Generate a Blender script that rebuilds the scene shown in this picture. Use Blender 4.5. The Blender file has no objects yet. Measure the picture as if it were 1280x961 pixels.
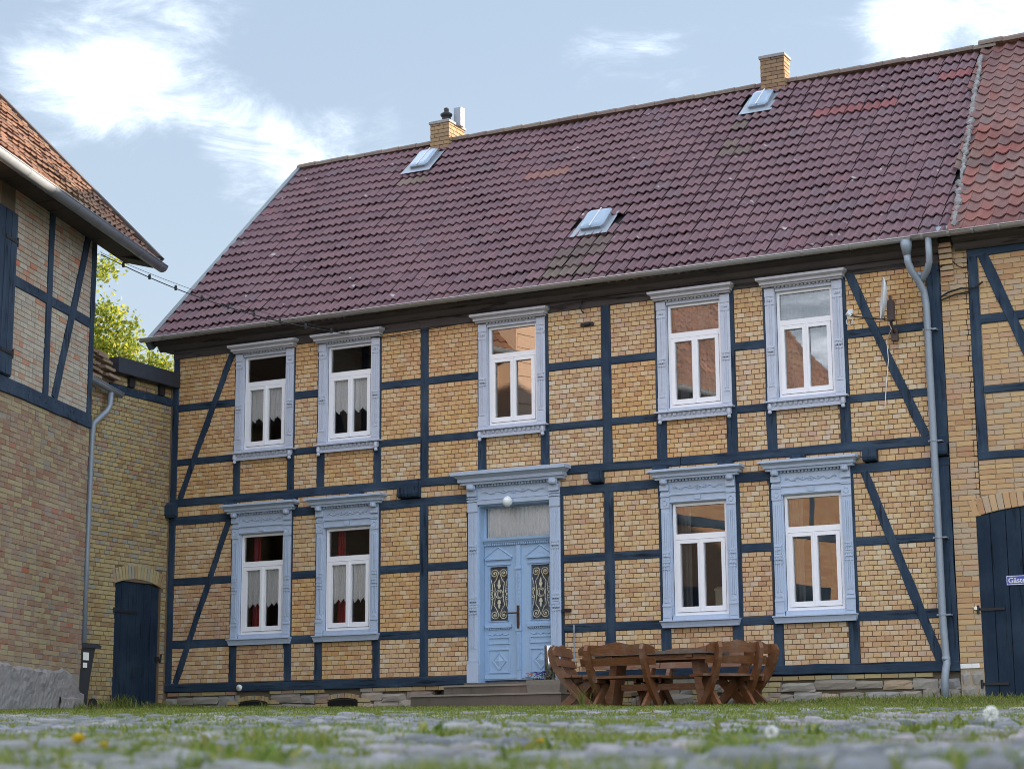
import bpy, math, random
import numpy as np
from mathutils import Matrix, Vector
random.seed(7); RNG = np.random.default_rng(7)
R = math.radians
SC = bpy.context.scene
COL = SC.collection

# ------------------------------------------------------------------ camera
CAM = np.array([20.91, -27.0, 0.0])
YAW, PITCH, ROLL = -.47944, .194733, -.00671
cy, sy, cp, sp = math.cos(YAW), math.sin(YAW), math.cos(PITCH), math.sin(PITCH)
FW = np.array([sy*cp, cy*cp, sp]); r0 = np.array([cy, -sy, 0.]); u0 = np.cross(r0, FW)
RT = math.cos(ROLL)*r0+math.sin(ROLL)*u0; UP = -math.sin(ROLL)*r0+math.cos(ROLL)*u0
cam = bpy.data.cameras.new('camera'); cam_o = bpy.data.objects.new('camera', cam); COL.objects.link(cam_o)
m = Matrix.Identity(4)
for i in range(3): m[i][0], m[i][1], m[i][2], m[i][3] = RT[i], UP[i], -FW[i], CAM[i]
cam_o.matrix_world = m
cam.sensor_width = 36; cam.lens = 66.84; cam.clip_start = .05; cam.clip_end = 2000
cam.dof.use_dof = True; cam.dof.focus_distance = 29; cam.dof.aperture_fstop = 5.6
SC.camera = cam_o
def inview(p, mg=0.):
    d = np.asarray(p)-CAM; z = d@FW
    return z > .1 and abs(d@RT)/z < .2693+mg and abs(d@UP)/z < .2022+mg

# ------------------------------------------------------------------ light, sky, exposure
SUN_EL, SUN_AZ = R(14), math.atan2(.714, .70)       # azimuth from +Y towards +X
EXPOSURE = 2.06
sun = bpy.data.lights.new('sun', 'SUN'); sun.energy = 4.0; sun.angle = R(.5); sun.color = (1, .80, .58)
sun_o = bpy.data.objects.new('sun', sun); COL.objects.link(sun_o)
SD = Vector((math.sin(SUN_AZ)*math.cos(SUN_EL), math.cos(SUN_AZ)*math.cos(SUN_EL), math.sin(SUN_EL)))
sun_o.rotation_euler = SD.to_track_quat('Z', 'Y').to_euler(); sun_o.location = (40, 40, 30)
SC.view_settings.view_transform = 'Standard'; SC.view_settings.look = 'None'
SC.view_settings.gamma = 1; SC.view_settings.exposure = EXPOSURE
SC.render.film_transparent = False; SC.cycles.filter_width = .95

class NT:
    """small node-tree writer"""
    def __init__(s, tree): s.t = tree; s.n = tree.nodes; s.l = tree.links
    def add(s, typ, ins=None, **kw):
        n = s.n.new(typ)
        for k, v in kw.items(): setattr(n, k, v)
        for k, v in (ins or {}).items():
            if isinstance(v, bpy.types.NodeSocket): s.l.new(v, n.inputs[k])
            else: n.inputs[k].default_value = v
        return n
    def math(s, op, a, b=0., clamp=False):
        return s.add('ShaderNodeMath', {0: a, 1: b}, operation=op, use_clamp=clamp).outputs[0]
    def mix(s, f, a, b, typ='MIX'):
        n = s.n.new('ShaderNodeMix'); n.data_type = 'RGBA'; n.blend_type = typ
        for sock, v in ((n.inputs[0], f), (n.inputs[6], a), (n.inputs[7], b)):
            if isinstance(v, bpy.types.NodeSocket): s.l.new(v, sock)
            else: sock.default_value = (*v, 1) if isinstance(v, tuple) and len(v) == 3 else v
        return n.outputs[2]
    def noise(s, vec, scale, detail=4, rough=.6, dist=0.):
        return s.add('ShaderNodeTexNoise', {'Vector': vec, 'Scale': scale, 'Detail': detail, 'Roughness': rough, 'Distortion': dist}).outputs[0]
    def ramp(s, f, stops, interp='LINEAR'):
        n = s.add('ShaderNodeValToRGB', {0: f}); cr = n.color_ramp; cr.interpolation = interp
        while len(cr.elements) < len(stops): cr.elements.new(.5)
        for e, (p, c) in zip(cr.elements, stops): e.position = p; e.color = (*c, 1) if len(c) == 3 else c
        return n.outputs[0]
    def rng(s, v, a, b, c=0., d=1.):
        return s.add('ShaderNodeMapRange', {0: v, 1: a, 2: b, 3: c, 4: d}).outputs[0]

world = bpy.data.worlds.new('World'); SC.world = world; world.use_nodes = True
w = NT(world.node_tree); w.n.clear()
sky = w.add('ShaderNodeTexSky'); sky.sky_type = 'NISHITA'; sky.sun_disc = False
sky.sun_elevation = SUN_EL; sky.sun_rotation = SUN_AZ; sky.air_density = 1.0; sky.dust_density = 1.2; sky.ozone_density = 1.0
tc = w.add('ShaderNodeTexCoord').outputs['Generated']
sep = w.add('ShaderNodeSeparateXYZ', {0: tc})
up = w.math('MAXIMUM', sep.outputs[2], .05)
k = w.math('ADD', up, .16)                             # clouds lie on a high layer: spread them with the elevation
cvec = w.add('ShaderNodeCombineXYZ', {0: w.math('DIVIDE', sep.outputs[0], k), 1: w.math('DIVIDE', sep.outputs[1], k), 2: w.math('MULTIPLY', up, 2.)}).outputs[0]
n1 = w.noise(cvec, 2.1, 8, .6, .35); n2 = w.noise(cvec, 7.0, 8, .7, .6)
fb = w.math('ADD', w.math('MULTIPLY', n1, 1.0), w.math('MULTIPLY', n2, 1.0)); fb = w.math('SUBTRACT', fb, .5)
def dirpix(x, y):
    d = FW+(x-640)/2376.7*RT-(y-480.5)/2376.7*UP; return d/np.linalg.norm(d)
def near(x, y, rx, g):
    dot = w.add('ShaderNodeVectorMath', {0: tc, 1: tuple(dirpix(x, y))}, operation='DOT_PRODUCT').outputs['Value']
    return w.math('MULTIPLY', w.add('ShaderNodeMapRange', {0: dot, 1: math.cos(R(rx)), 2: 1., 3: 0., 4: 1.}, interpolation_type='SMOOTHSTEP').outputs[0], g)
blob = near(640, 300, 36, -.52)                        # mostly blue above the roofs, with the cloud banks the photograph shows
for (x, y, rx, g) in ((150, 25, 3.6, .20), (215, 55, 2.6, .13), (285, 75, 2.2, .06), (80, 105, 2.0, .20), (165, 122, 1.9, .19), (300, 145, 1.8, .24), (325, 205, 2.0, .29), (395, 180, 1.7, .25), (455, 172, 1.9, .29), (525, 165, 1.7, .26),
                      (1180, 5, 3.2, .21), (1260, 15, 3.2, .20), (1120, 38, 1.5, .16), (790, 80, 2.4, .10), (770, 8, 2.4, .10), (350, 8, 1.6, .10), (700, 40, 2.5, .05), (880, 90, 2.6, .07)):
    blob = w.math('ADD', blob, near(x, y, rx*1.15, g*.75))
dens = w.math('POWER', w.add('ShaderNodeMapRange', {0: w.math('ADD', fb, blob), 1: .04, 2: .78, 3: 0., 4: 1.}).outputs[0], 2.5)
base = w.add('ShaderNodeVectorMath', {0: sky.outputs[0]}, operation='SCALE'); base.inputs['Scale'].default_value = .06
veil = w.mix(.72, base.outputs[0], w.mix(w.rng(up, .06, .42), (.170, .190, .212), (.132, .164, .207)))    # thin high haze in front of the blue
cl = w.mix(dens, veil, (.97, 1.02, 1.12))  # clouds outside the view kept thick and bright, added to light the shaded facade
bg = w.add('ShaderNodeBackground', {0: cl, 1: 1.0})
w.l.new(bg.outputs[0], w.add('ShaderNodeOutputWorld').inputs[0])

# ------------------------------------------------------------------ materials
def mat(name, fn):
    M = bpy.data.materials.new(name); M.use_nodes = True
    t = NT(M.node_tree); t.n.clear()
    p = t.add('ShaderNodeBsdfPrincipled'); o = t.add('ShaderNodeOutputMaterial')
    t.l.new(p.outputs[0], o.inputs[0]); t.p = p; t.o = o
    pos = t.add('ShaderNodeNewGeometry'); t.pos = pos.outputs['Position']
    oi = t.add('ShaderNodeObjectInfo')
    t.rand = t.math('FRACT', t.math('ADD', oi.outputs['Random'], pos.outputs['Random Per Island']))
    fn(t); return M
def setc(t, c):
    if isinstance(c, bpy.types.NodeSocket): t.l.new(c, t.p.inputs['Base Color'])
    else: t.p.inputs['Base Color'].default_value = (*c, 1)
def bump(t, h, s=.3, d=.01):
    b = t.add('ShaderNodeBump', {'Height': h, 'Strength': s, 'Distance': d}); t.l.new(b.outputs[0], t.p.inputs['Normal'])
def mbrick(name, stops, grain=.35, dirt=(.16, .13, .10), dirtamt=.5, rough=.85, ds=1.1, spots=0, pan=1, run=0):
    def f(t):
        c = t.ramp(t.rand, stops, 'LINEAR')
        g = t.noise(t.pos, 55, 3); c = t.mix(t.rng(g, .35, .7, 0, grain), c, t.mix(.5, c, (.75, .6, .4), 'MULTIPLY'))
        d = t.noise(t.pos, ds, 5, .65); c = t.mix(t.rng(d, .52, .78, 0, dirtamt), c, dirt)
        b_ = t.noise(t.pos, .42, 3, .5)
        if pan: c = t.mix(t.rng(b_, .5, .72, 0, .35), c, t.mix(.5, c, (.62, .42, .36))); c = t.mix(t.rng(b_, .5, .28, 0, .3), c, t.mix(.5, c, (.52, .50, .34)))
        if run:
            rn = t.noise(t.add('ShaderNodeMapping', {'Vector': t.pos, 'Scale': (5, 5, .45)}).outputs[0], 1.6, 5, .6); c = t.mix(t.rng(rn, .52, .72, 0, run), c, t.mix(.75, c, (.45, .38, .30), 'MULTIPLY'))
        if spots: c = t.mix(t.rng(t.noise(t.pos, spots, 2, .4), .72, .77, 0, .75), c, (.45, .44, .42))
        setc(t, c); t.p.inputs['Roughness'].default_value = max(rough, .85); t.p.inputs['Specular IOR Level'].default_value = .22
        bump(t, t.noise(t.pos, 90, 3), .35, .004)
    return mat(name, f)
def mpaint(name, c, wear=(.3, .3, .3), amt=.25, rough=.5, streak=None, metallic=0, ns=3.0, fine=40):
    def f(t):
        v = t.pos
        if streak: v = t.add('ShaderNodeMapping', {'Vector': t.pos, 'Scale': streak}).outputs[0]
        a = t.rng(t.noise(v, ns*3, 6, .7), .48, .75, 0, amt); b = t.rng(t.noise(v, fine, 3), .55, .8, 0, amt*.7)
        cc = t.mix(b, t.mix(a, c, wear), tuple(x*.6 for x in c))
        r = t.mix(t.rng(t.rand, 0, 1, 0, .22), cc, tuple(min(1, x*1.5) for x in c))
        if streak:
            ck = t.rng(t.noise(v, 16, 4, .55),   .59, .65, 0, .85); r = t.mix(ck, r, tuple(x*.25 for x in c))
            r = t.mix(t.rng(t.noise(t.pos, 1.3, 4), .45, .7, 0, .55), r, t.mix(.6, r, wear))
        setc(t, r); t.p.inputs['Roughness'].default_value = rough; t.p.inputs['Metallic'].default_value = metallic
        if streak: t.p.inputs['Specular IOR Level'].default_value = .2; t.p.inputs['Roughness'].default_value = .75
        bump(t, t.noise(v, fine, 4), .5 if streak else .25, .006 if streak else .004)
    return mat(name, f)
def plain(name, c, rough=.6, metallic=0.):
    def f(t):
        setc(t, t.mix(t.rng(t.noise(t.pos, 12, 4), .4, .7, 0, .25), c, tuple(x*.75 for x in c)))
        t.p.inputs['Roughness'].default_value = rough; t.p.inputs['Metallic'].default_value = metallic
    return mat(name, f)
def glass_mat(name, ior=2.6, tint=(.94, .96, .96)):
    def f(t):
        tr = t.add('ShaderNodeBsdfTransparent', {0: (*tint, 1)}); gl = t.add('ShaderNodeBsdfGlossy', {'Color': (1, 1, 1, 1), 'Roughness': .004})
        wv = t.add('ShaderNodeBump', {'Height': t.noise(t.pos, 1.6, 1), 'Strength': .012, 'Distance': .05}); t.l.new(wv.outputs[0], gl.inputs['Normal'])
        fr = t.add('ShaderNodeFresnel', {0: ior}); mx = t.add('ShaderNodeMixShader', {0: fr.outputs[0], 1: tr.outputs[0], 2: gl.outputs[0]})
        t.l.new(mx.outputs[0], t.o.inputs[0])
    return mat(name, f)
def lace_mat(name, c, holes=.45, scale=70):
    def f(t):
        setc(t, c); t.p.inputs['Roughness'].default_value = .9
        tr = t.add('ShaderNodeBsdfTransparent'); tl = t.add('ShaderNodeBsdfTranslucent', {0: (*c, 1)})
        m1 = t.add('ShaderNodeMixShader', {0: .12, 1: t.p.outputs[0], 2: tl.outputs[0]})
        h = t.rng(t.noise(t.pos, scale, 2), .42, .6, 0, holes)
        mx = t.add('ShaderNodeMixShader', {0: h, 1: m1.outputs[0], 2: tr.outputs[0]}); t.l.new(mx.outputs[0], t.o.inputs[0])
    return mat(name, f)

M = {}
BST = [(0, (.46, .275, .155)), (.1, (.54, .34, .185)), (.3, (.59, .40, .20)), (.5, (.61, .44, .245)), (.68, (.57, .36, .215)), (.8, (.62, .47, .285)), (.92, (.63, .52, .37)), (1, (.51, .32, .225))]
def tint(st, k): return [(p, tuple(a*b for a, b in zip(c, k))) for p, c in st]
M['brick'] = mbrick('yellow_brick', BST, dirtamt=.3, dirt=(.45, .35, .23), grain=.2, run=.35)
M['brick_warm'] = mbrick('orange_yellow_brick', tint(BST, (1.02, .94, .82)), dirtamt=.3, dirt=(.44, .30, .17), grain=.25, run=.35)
M['brick_pale'] = mbrick('pale_yellow_brick', tint(BST, (.98, 1.0, 1.08)), dirtamt=.45, dirt=(.46, .38, .28), grain=.15, run=.3)
M['brick_pink'] = mbrick('pinkish_yellow_brick', tint(BST, (.97, .93, .97)), dirtamt=.45, dirt=(.36, .27, .20), grain=.3, run=.5)
M['mortar'] = plain('dark_mortar', (.16, .11, .07), .95)
M['annex_brick'] = mbrick('annex_brick', [(0, (.42, .24, .13)), (.2, (.50, .32, .17)), (.5, (.54, .37, .19)), (.7, (.48, .33, .22)), (.85, (.43, .35, .25)), (1, (.49, .29, .18))], dirtamt=.5, dirt=(.40, .31, .22))
M['annex_mortar'] = plain('pale_mortar', (.36, .28, .19), .95)
M['chimney_brick'] = mbrick('sooty_yellow_brick', [(0, (.19, .125, .08)), (.4, (.28, .185, .105)), (.8, (.24, .16, .10)), (1, (.15, .105, .08))], dirtamt=.7, dirt=(.16, .13, .10), ds=3)
M['link_brick'] = mbrick('greyed_yellow_brick', [(0, (.26, .17, .09)), (.25, (.36, .27, .13)), (.55, (.40, .32, .16)), (.75, (.33, .28, .16)), (.88, (.26, .26, .23)), (1, (.34, .19, .12))], dirtamt=.45, dirt=(.24, .19, .11))
M['barn_brick'] = mbrick('mixed_old_brick', [(0, (.26, .14, .09)), (.12, (.25, .17, .12)), (.3, (.29, .22, .14)), (.5, (.32, .26, .17)), (.68, (.34, .30, .17)), (.82, (.24, .215, .185)), (.93, (.28, .18, .13)), (.985, (.27, .14, .09)), (1, (.36, .12, .07))], dirtamt=.65, dirt=(.25, .215, .15), grain=.7)
M['barn_pale'] = mbrick('pale_old_brick', [(0, (.46, .20, .12)), (.07, (.42, .30, .23)), (.3, (.40, .355, .295)), (.6, (.46, .43, .37)), (.8, (.36, .34, .30)), (.93, (.41, .37, .29)), (.97, (.44, .27, .19)), (1, (.52, .19, .11))], dirtamt=.65, dirt=(.30, .275, .24), grain=.7, run=.5, spots=9)
M['barn_mortar'] = plain('grey_mortar', (.27, .24, .20), .95)
M['barn_dark_mortar'] = plain('dark_old_mortar', (.12, .10, .07), .95)
M['timber'] = mpaint('blue_black_timber', (.019, .036, .064), (.075, .115, .165), .55, .6, (1, 1, .09))
M['timber_h'] = mpaint('blue_black_beam', (.019, .036, .064), (.075, .115, .165), .55, .6, (.09, 1, 1))
M['dark_timber'] = mpaint('dark_brown_eaves', (.065, .056, .056), (.12, .105, .10), .3, .7, (.1, 1, 1))
M['gate'] = mpaint('navy_boards', (.009, .021, .040), (.045, .07, .10), .28, .55, (1, 1, .1))
M['surround'] = mpaint('pale_blue_grey_paint', (.40, .48, .615), (.30, .34, .40), .4, .5)
M['surround_up'] = mpaint('pale_grey_paint', (.46, .50, .60), (.31, .33, .38), .42, .55)
M['cornice_m'] = mpaint('weathered_grey_paint', (.44, .44, .48), (.30, .29, .30), .4, .6)
M['pvc'] = mpaint('white_window_plastic', (.80, .80, .84), (.6, .62, .66), .12, .35)
M['door'] = mpaint('sky_blue_door_paint', (.31, .445, .63), (.40, .50, .60), .35, .45)
M['glass'] = glass_mat('window_glass'); M['clear'] = glass_mat('clear_glass', 1.62, (.97, .98, .98))
M['lace'] = lace_mat('white_lace', (.94, .94, .95), .10, 60)
M['sheer'] = lace_mat('sheer_white', (.70, .72, .78), .8, 150)
M['drape'] = plain('grey_drape', (.34, .32, .30), .9)
M['red'] = plain('red_drape', (.34, .02, .025), .9)
M['room'] = plain('room_wall', (.16, .13, .11), .9)
M['tile'] = mbrick('purple_brown_roof_tile', [(0, (.140, .086, .105)), (.3, (.160, .098, .116)), (.6, (.176, .107, .122)), (.85, (.163, .102, .122)), (.95, (.15, .106, .125)), (1, (.18, .096, .11))], dirtamt=.25, dirt=(.14, .115, .125), rough=.75, ds=1.6, spots=5, pan=0)
M['red_tile'] = mbrick('purple_brown_roof_tile_red', [(0, (.185, .07, .08)), (1, (.215, .078, .088))], dirtamt=.3, rough=.75)
M['green_tile'] = mbrick('algae_roof_tile', [(0, (.12, .09, .09)), (1, (.14, .11, .10))], dirtamt=.3, rough=.85)
M['ridge'] = mbrick('ridge_tile_clay', [(0, (.13, .10, .09)), (.5, (.17, .135, .12)), (1, (.12, .09, .09))], dirtamt=.6, dirt=(.17, .165, .14))
M['annex_tile'] = mbrick('old_pantile', [(0, (.12, .07, .075)), (.2, (.165, .075, .072)), (.45, (.21, .08, .07)), (.6, (.14, .09, .09)), (.8, (.18, .082, .075)), (.95, (.13, .10, .105)), (1, (.27, .07, .055))], dirtamt=.5, dirt=(.16, .135, .14))
M['barn_tile'] = mbrick('rusty_roof_tile', [(0, (.11, .065, .05)), (.4, (.18, .095, .068)), (.7, (.16, .105, .08)), (1, (.22, .11, .07))], dirtamt=.5, dirt=(.20, .16, .11))
M['zinc'] = mpaint('aged_zinc', (.23, .27, .32), (.36, .39, .42), .4, .5, None, .25)
M['gutter'] = mpaint('house_gutter_zinc', (.34, .33, .32), (.22, .20, .18), .4, .45, None, .45)
M['cement'] = mpaint('rough_cement', (.20, .20, .205), (.34, .33, .33), .6, .95, None, 0, 6, 60)
M['stone'] = mbrick('plinth_stone_grey', [(0, (.22, .19, .16)), (.3, (.30, .28, .25)), (.6, (.26, .26, .27)), (.8, (.36, .32, .27)), (1, (.34, .25, .17))], dirtamt=.55, dirt=(.18, .17, .15), ds=3)
M['barn_stone'] = mbrick('plinth_render', [(0, (.215, .23, .24)), (1, (.24, .25, .265))], dirtamt=.75, dirt=(.13, .125, .105), ds=4, grain=.8, spots=9)
M['step'] = mbrick('sandstone_step', [(0, (.115, .10, .085)), (1, (.14, .12, .10))], dirtamt=.6, dirt=(.07, .068, .055), ds=4, run=.4)
M['steel'] = plain('polished_steel', (.55, .55, .56), .18, 1.)
M['void'] = plain('cellar_dark', (.003, .003, .003), 1)
M['iron'] = plain('dark_iron', (.02, .02, .022), .6, .3)
M['cream'] = plain('cream_ironwork', (.62, .56, .42), .5)
M['brass'] = plain('old_brass', (.30, .20, .07), .4, .7)
M['bronze'] = plain('brown_handle', (.10, .06, .04), .4, .5)
M['globe'] = plain('white_globe_glass', (.75, .80, .80), .25)
M['white'] = plain('white_paint', (.78, .78, .76), .5)
M['dish'] = plain('dish_grey', (.60, .62, .64), .45)
M['bin'] = plain('bin_plastic', (.030, .034, .042), .5)
M['sign'] = plain('blue_enamel', (.035, .06, .36), .3)
M['sky_dome'] = plain('rooflight_dome', (.22, .31, .42), .15)
M['loft'] = plain('pale_boards', (.58, .43, .34), .8)
def fwood(t):
    mp = t.add('ShaderNodeTexCoord').outputs['Object']; v = t.add('ShaderNodeMapping', {'Vector': mp, 'Scale': (2, 14, 14)}).outputs[0]
    g = t.noise(v, 3, 6, .65, 1.5); c = t.ramp(g, [(.28, (.055, .022, .010)), (.45, (.135, .052, .019)), (.6, (.19, .076, .027)), (.75, (.25, .115, .048))])
    c = t.mix(t.rng(t.rand, 0, 1, 0, .5), c, (.15, .055, .022)); c = t.mix(t.rng(t.noise(t.pos, 5, 5), .5, .72, 0, .6), c, (.19, .14, .105)); setc(t, c)
    t.p.inputs['Roughness'].default_value = .5; bump(t, g, .3, .004)
M['wood'] = mat('stained_bench_wood', fwood)
def fgreywood(t):
    g = t.noise(t.pos, 14, 6, .65, 1.0); setc(t, t.ramp(g, [(.3, (.09, .07, .055)), (.7, (.17, .14, .115))])); t.p.inputs['Roughness'].default_value = .8
M['greywood'] = mat('weathered_table_top', fgreywood)
def fground(t):
    a = t.noise(t.pos, 2.5, 6, .65); c = t.ramp(a, [(.3, (.045, .055, .02)), (.5, (.075, .085, .028)), (.65, (.10, .085, .045)), (.8, (.085, .11, .03))])
    setc(t, c); t.p.inputs['Roughness'].default_value = .95; bump(t, t.noise(t.pos, 40, 5), .6, .02)
M['ground'] = mat('mossy_earth', fground)
def fgrass(t):
    c = t.ramp(t.rand, [(0, (.07, .125, .022)), (.35, (.125, .20, .03)), (.62, (.18, .245, .04)), (.82, (.27, .28, .07)), (1, (.36, .31, .14))])
    c = t.mix(t.rng(t.noise(t.pos, 2.2, 5), .42, .66, 0, .7), c, (.20, .215, .04))
    setc(t, c); t.p.inputs['Roughness'].default_value = .6; t.p.inputs['Specular IOR Level'].default_value = .3
    tl = t.add('ShaderNodeBsdfTranslucent'); t.l.new(c, tl.inputs[0])
    mx = t.add('ShaderNodeMixShader', {0: .35, 1: t.p.outputs[0], 2: tl.outputs[0]}); t.l.new(mx.outputs[0], t.o.inputs[0])
M['grass'] = mat('grass_blades', fgrass)
M['cobble'] = mbrick('grey_cobble', [(0, (.09, .10, .115)), (.3, (.175, .19, .215)), (.5, (.125, .135, .15)), (.75, (.215, .225, .25)), (1, (.26, .26, .27))], dirtamt=.75, dirt=(.12, .115, .09), ds=9, grain=.5)
def fleaf(t):
    c = t.ramp(t.rand, [(0, (.11, .16, .02)), (.5, (.20, .25, .025)), (.85, (.30, .31, .03)), (1, (.38, .33, .035))]); setc(t, c)
    t.p.inputs['Roughness'].default_value = .5
    tl = t.add('ShaderNodeBsdfTranslucent'); t.l.new(c, tl.inputs[0])
    mx = t.add('ShaderNodeMixShader', {0: .6, 1: t.p.outputs[0], 2: tl.outputs[0]}); t.l.new(mx.outputs[0], t.o.inputs[0])
M['leaf'] = mat('yellow_green_leaf', fleaf)
M['bark'] = plain('bark', (.10, .075, .05), .95)
M['yellow'] = plain('dandelion_yellow', (.62, .46, .02), .7)
M['orange'] = plain('orange_petal', (.65, .16, .03), .7)
M['violet'] = plain('violet_petal', (.07, .05, .30), .7)
M['seed'] = lace_mat('seed_head', (.8, .8, .76), .6, 200)
M['green'] = plain('leaf_green', (.05, .10, .02), .6)
M['rust'] = plain('red_brown_leaf', (.20, .06, .025), .7)

# ------------------------------------------------------------------ mesh helpers
class MB:
    def __init__(s): s.v = []; s.f = []
    def add(s, v, f):
        o = len(s.v); s.v += [tuple(p) for p in v]; s.f += [tuple(i+o for i in q) for q in f]; return s
    def box(s, x0, x1, y0, y1, z0, z1):
        return s.add([(x0, y0, z0), (x1, y0, z0), (x1, y1, z0), (x0, y1, z0), (x0, y0, z1), (x1, y0, z1), (x1, y1, z1), (x0, y1, z1)],
                     [(0, 3, 2, 1), (4, 5, 6, 7), (0, 1, 5, 4), (1, 2, 6, 5), (2, 3, 7, 6), (3, 0, 4, 7)])
    def loft(s, rings, closed=True, caps=True):
        n = len(rings[0]); v = [p for r in rings for p in r]; f = []
        for i in range(len(rings)-1):
            for j in range(n if closed else n-1):
                a, b = i*n+j, i*n+(j+1) % n; f.append((a, b, b+n, a+n))
        if caps and closed: f += [tuple(range(n-1, -1, -1)), tuple(range((len(rings)-1)*n, len(rings)*n))]
        return s.add(v, f)
    def mould(s, xc, prof, yb):
        """cornice: prof = (z, half width, y front) from bottom to top, mitred returns, back at yb"""
        return s.loft([[(xc-h, yb, z), (xc-h, yf, z), (xc+h, yf, z), (xc+h, yb, z)] for z, h, yf in prof])
    def prism(s, poly, y0, y1):
        """polygon in x,z pushed from y0 to y1"""
        return s.loft([[(x, y0, z) for x, z in poly], [(x, y1, z) for x, z in poly]])
    def tube(s, path, r, n=8, caps=True):
        P = [np.array(p, float) for p in path]; rings = []; last = None
        for i, p in enumerate(P):
            t = P[min(i+1, len(P)-1)]-P[max(i-1, 0)]; t = t/(np.linalg.norm(t)+1e-9)
            if last is None:
                a = np.array([0, 0, 1.]) if abs(t[2]) < .9 else np.array([1., 0, 0]); e = np.cross(t, a)
            else: e = last-t*(last@t)
            e /= np.linalg.norm(e)+1e-9; last = e; g = np.cross(t, e)
            rr = r[i] if isinstance(r, (list, tuple)) else r
            rings.append([tuple(p+rr*(math.cos(2*math.pi*j/n)*e+math.sin(2*math.pi*j/n)*g)) for j in range(n)])
        return s.loft(rings, True, caps)
    def lathe(s, c, prof, n=16):
        return s.loft([[(c[0]+r*math.cos(2*math.pi*j/n), c[1]+r*math.sin(2*math.pi*j/n), c[2]+z) for j in range(n)] for r, z in prof])
    def build(s, name, m, parent=None, T=None, smooth=False):
        v = s.v
        if T is not None:
            A = np.array(T); v = np.array(s.v)@A[:3, :3].T+A[:3, 3]; v = v.tolist()
        me = bpy.data.meshes.new(name); me.from_pydata(v, [], s.f); me.materials.append(m)
        if smooth: me.polygons.foreach_set('use_smooth', [True]*len(me.polygons))
        return link(name, me, parent)
def link(name, me, parent=None):
    o = bpy.data.objects.new(name, me); COL.objects.link(o)
    if parent is not None: adopt(o, parent)
    return o
def adopt(o, parent):
    o.parent = parent
    if parent.get('_world'): o.matrix_parent_inverse = Matrix.Translation(parent.location).inverted()
def tag(o, label, cat, group=None):
    o['label'] = label; o['category'] = cat
    if group: o['group'] = group
    return o
def thing(name, label, cat, loc=(0, 0, 0), rz=0, group=None, world_parts=False):
    o = bpy.data.objects.new(name, None); COL.objects.link(o); o.location = loc; o.rotation_euler = (0, 0, rz)
    o.empty_display_size = .3; tag(o, label, cat, group)
    if world_parts: o['_world'] = True                 # its parts' meshes are written in world coordinates
    return o
def mesh_np(name, V, F, m, flat=False):
    me = bpy.data.meshes.new(name); nf = len(F)
    me.vertices.add(len(V)); me.vertices.foreach_set('co', np.asarray(V, np.float32).ravel())
    k = F.shape[1]; me.loops.add(nf*k); me.polygons.add(nf)
    me.loops.foreach_set('vertex_index', F.ravel().astype(np.int32))
    me.polygons.foreach_set('loop_start', np.arange(0, nf*k, k, dtype=np.int32)); me.update(calc_edges=True)
    if flat: me.polygons.foreach_set('use_smooth', [False]*nf)
    me.materials.append(m); return me
def scatter(name, tmpl, mats, m, parent, n_single=300, plural=None, smooth=False, force=None):
    """tmpl = (verts, quads); mats = list of 4x4. The largest in view become parts, the rest one joined part"""
    tv, tf = np.array(tmpl[0], float), np.array(tmpl[1])
    info = []
    for i, A in enumerate(mats):
        p = A[:3, 3]; sc = np.linalg.norm(A[:3, 0]) if force is None else 1
        info.append((0 if inview(p, -.004) else 1, np.linalg.norm(p-CAM), i))
    order = [i for _, _, i in sorted(info)]
    single, rest = order[:n_single], order[n_single:]
    me = bpy.data.meshes.new(name); me.from_pydata(tv.tolist(), [], tf.tolist()); me.materials.append(m)
    if smooth: me.polygons.foreach_set('use_smooth', [True]*len(me.polygons))
    for i in single:
        o = bpy.data.objects.new(name, me); COL.objects.link(o); o.parent = parent; o.matrix_basis = Matrix(mats[i].tolist())
    if rest:
        A = np.array([mats[i] for i in rest]); V = np.einsum('nij,kj->nki', A[:, :3, :3], tv)+A[:, None, :3, 3]
        F = tf[None]+(np.arange(len(rest))*len(tv))[:, None, None]
        o = link(name, mesh_np(plural or name, V.reshape(-1, 3), F.reshape(-1, tf.shape[1]), m, not smooth)); o.parent = parent; o['kind'] = 'stuff'
def frame(o, ex, ey):
    A = np.eye(4); A[:3, 0] = ex; A[:3, 1] = ey; A[:3, 2] = (0, 0, 1); A[:3, 3] = o; return A
BRICK = ([(-.5, -.5, -.5), (.5, -.5, -.5), (.5, .5, -.5), (-.5, .5, -.5), (-.5, -.5, .5), (.5, -.5, .5), (.5, .5, .5), (-.5, .5, .5)],
         [(0, 3, 2, 1), (4, 5, 6, 7), (0, 1, 5, 4), (1, 2, 6, 5), (3, 0, 4, 7)])
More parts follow.
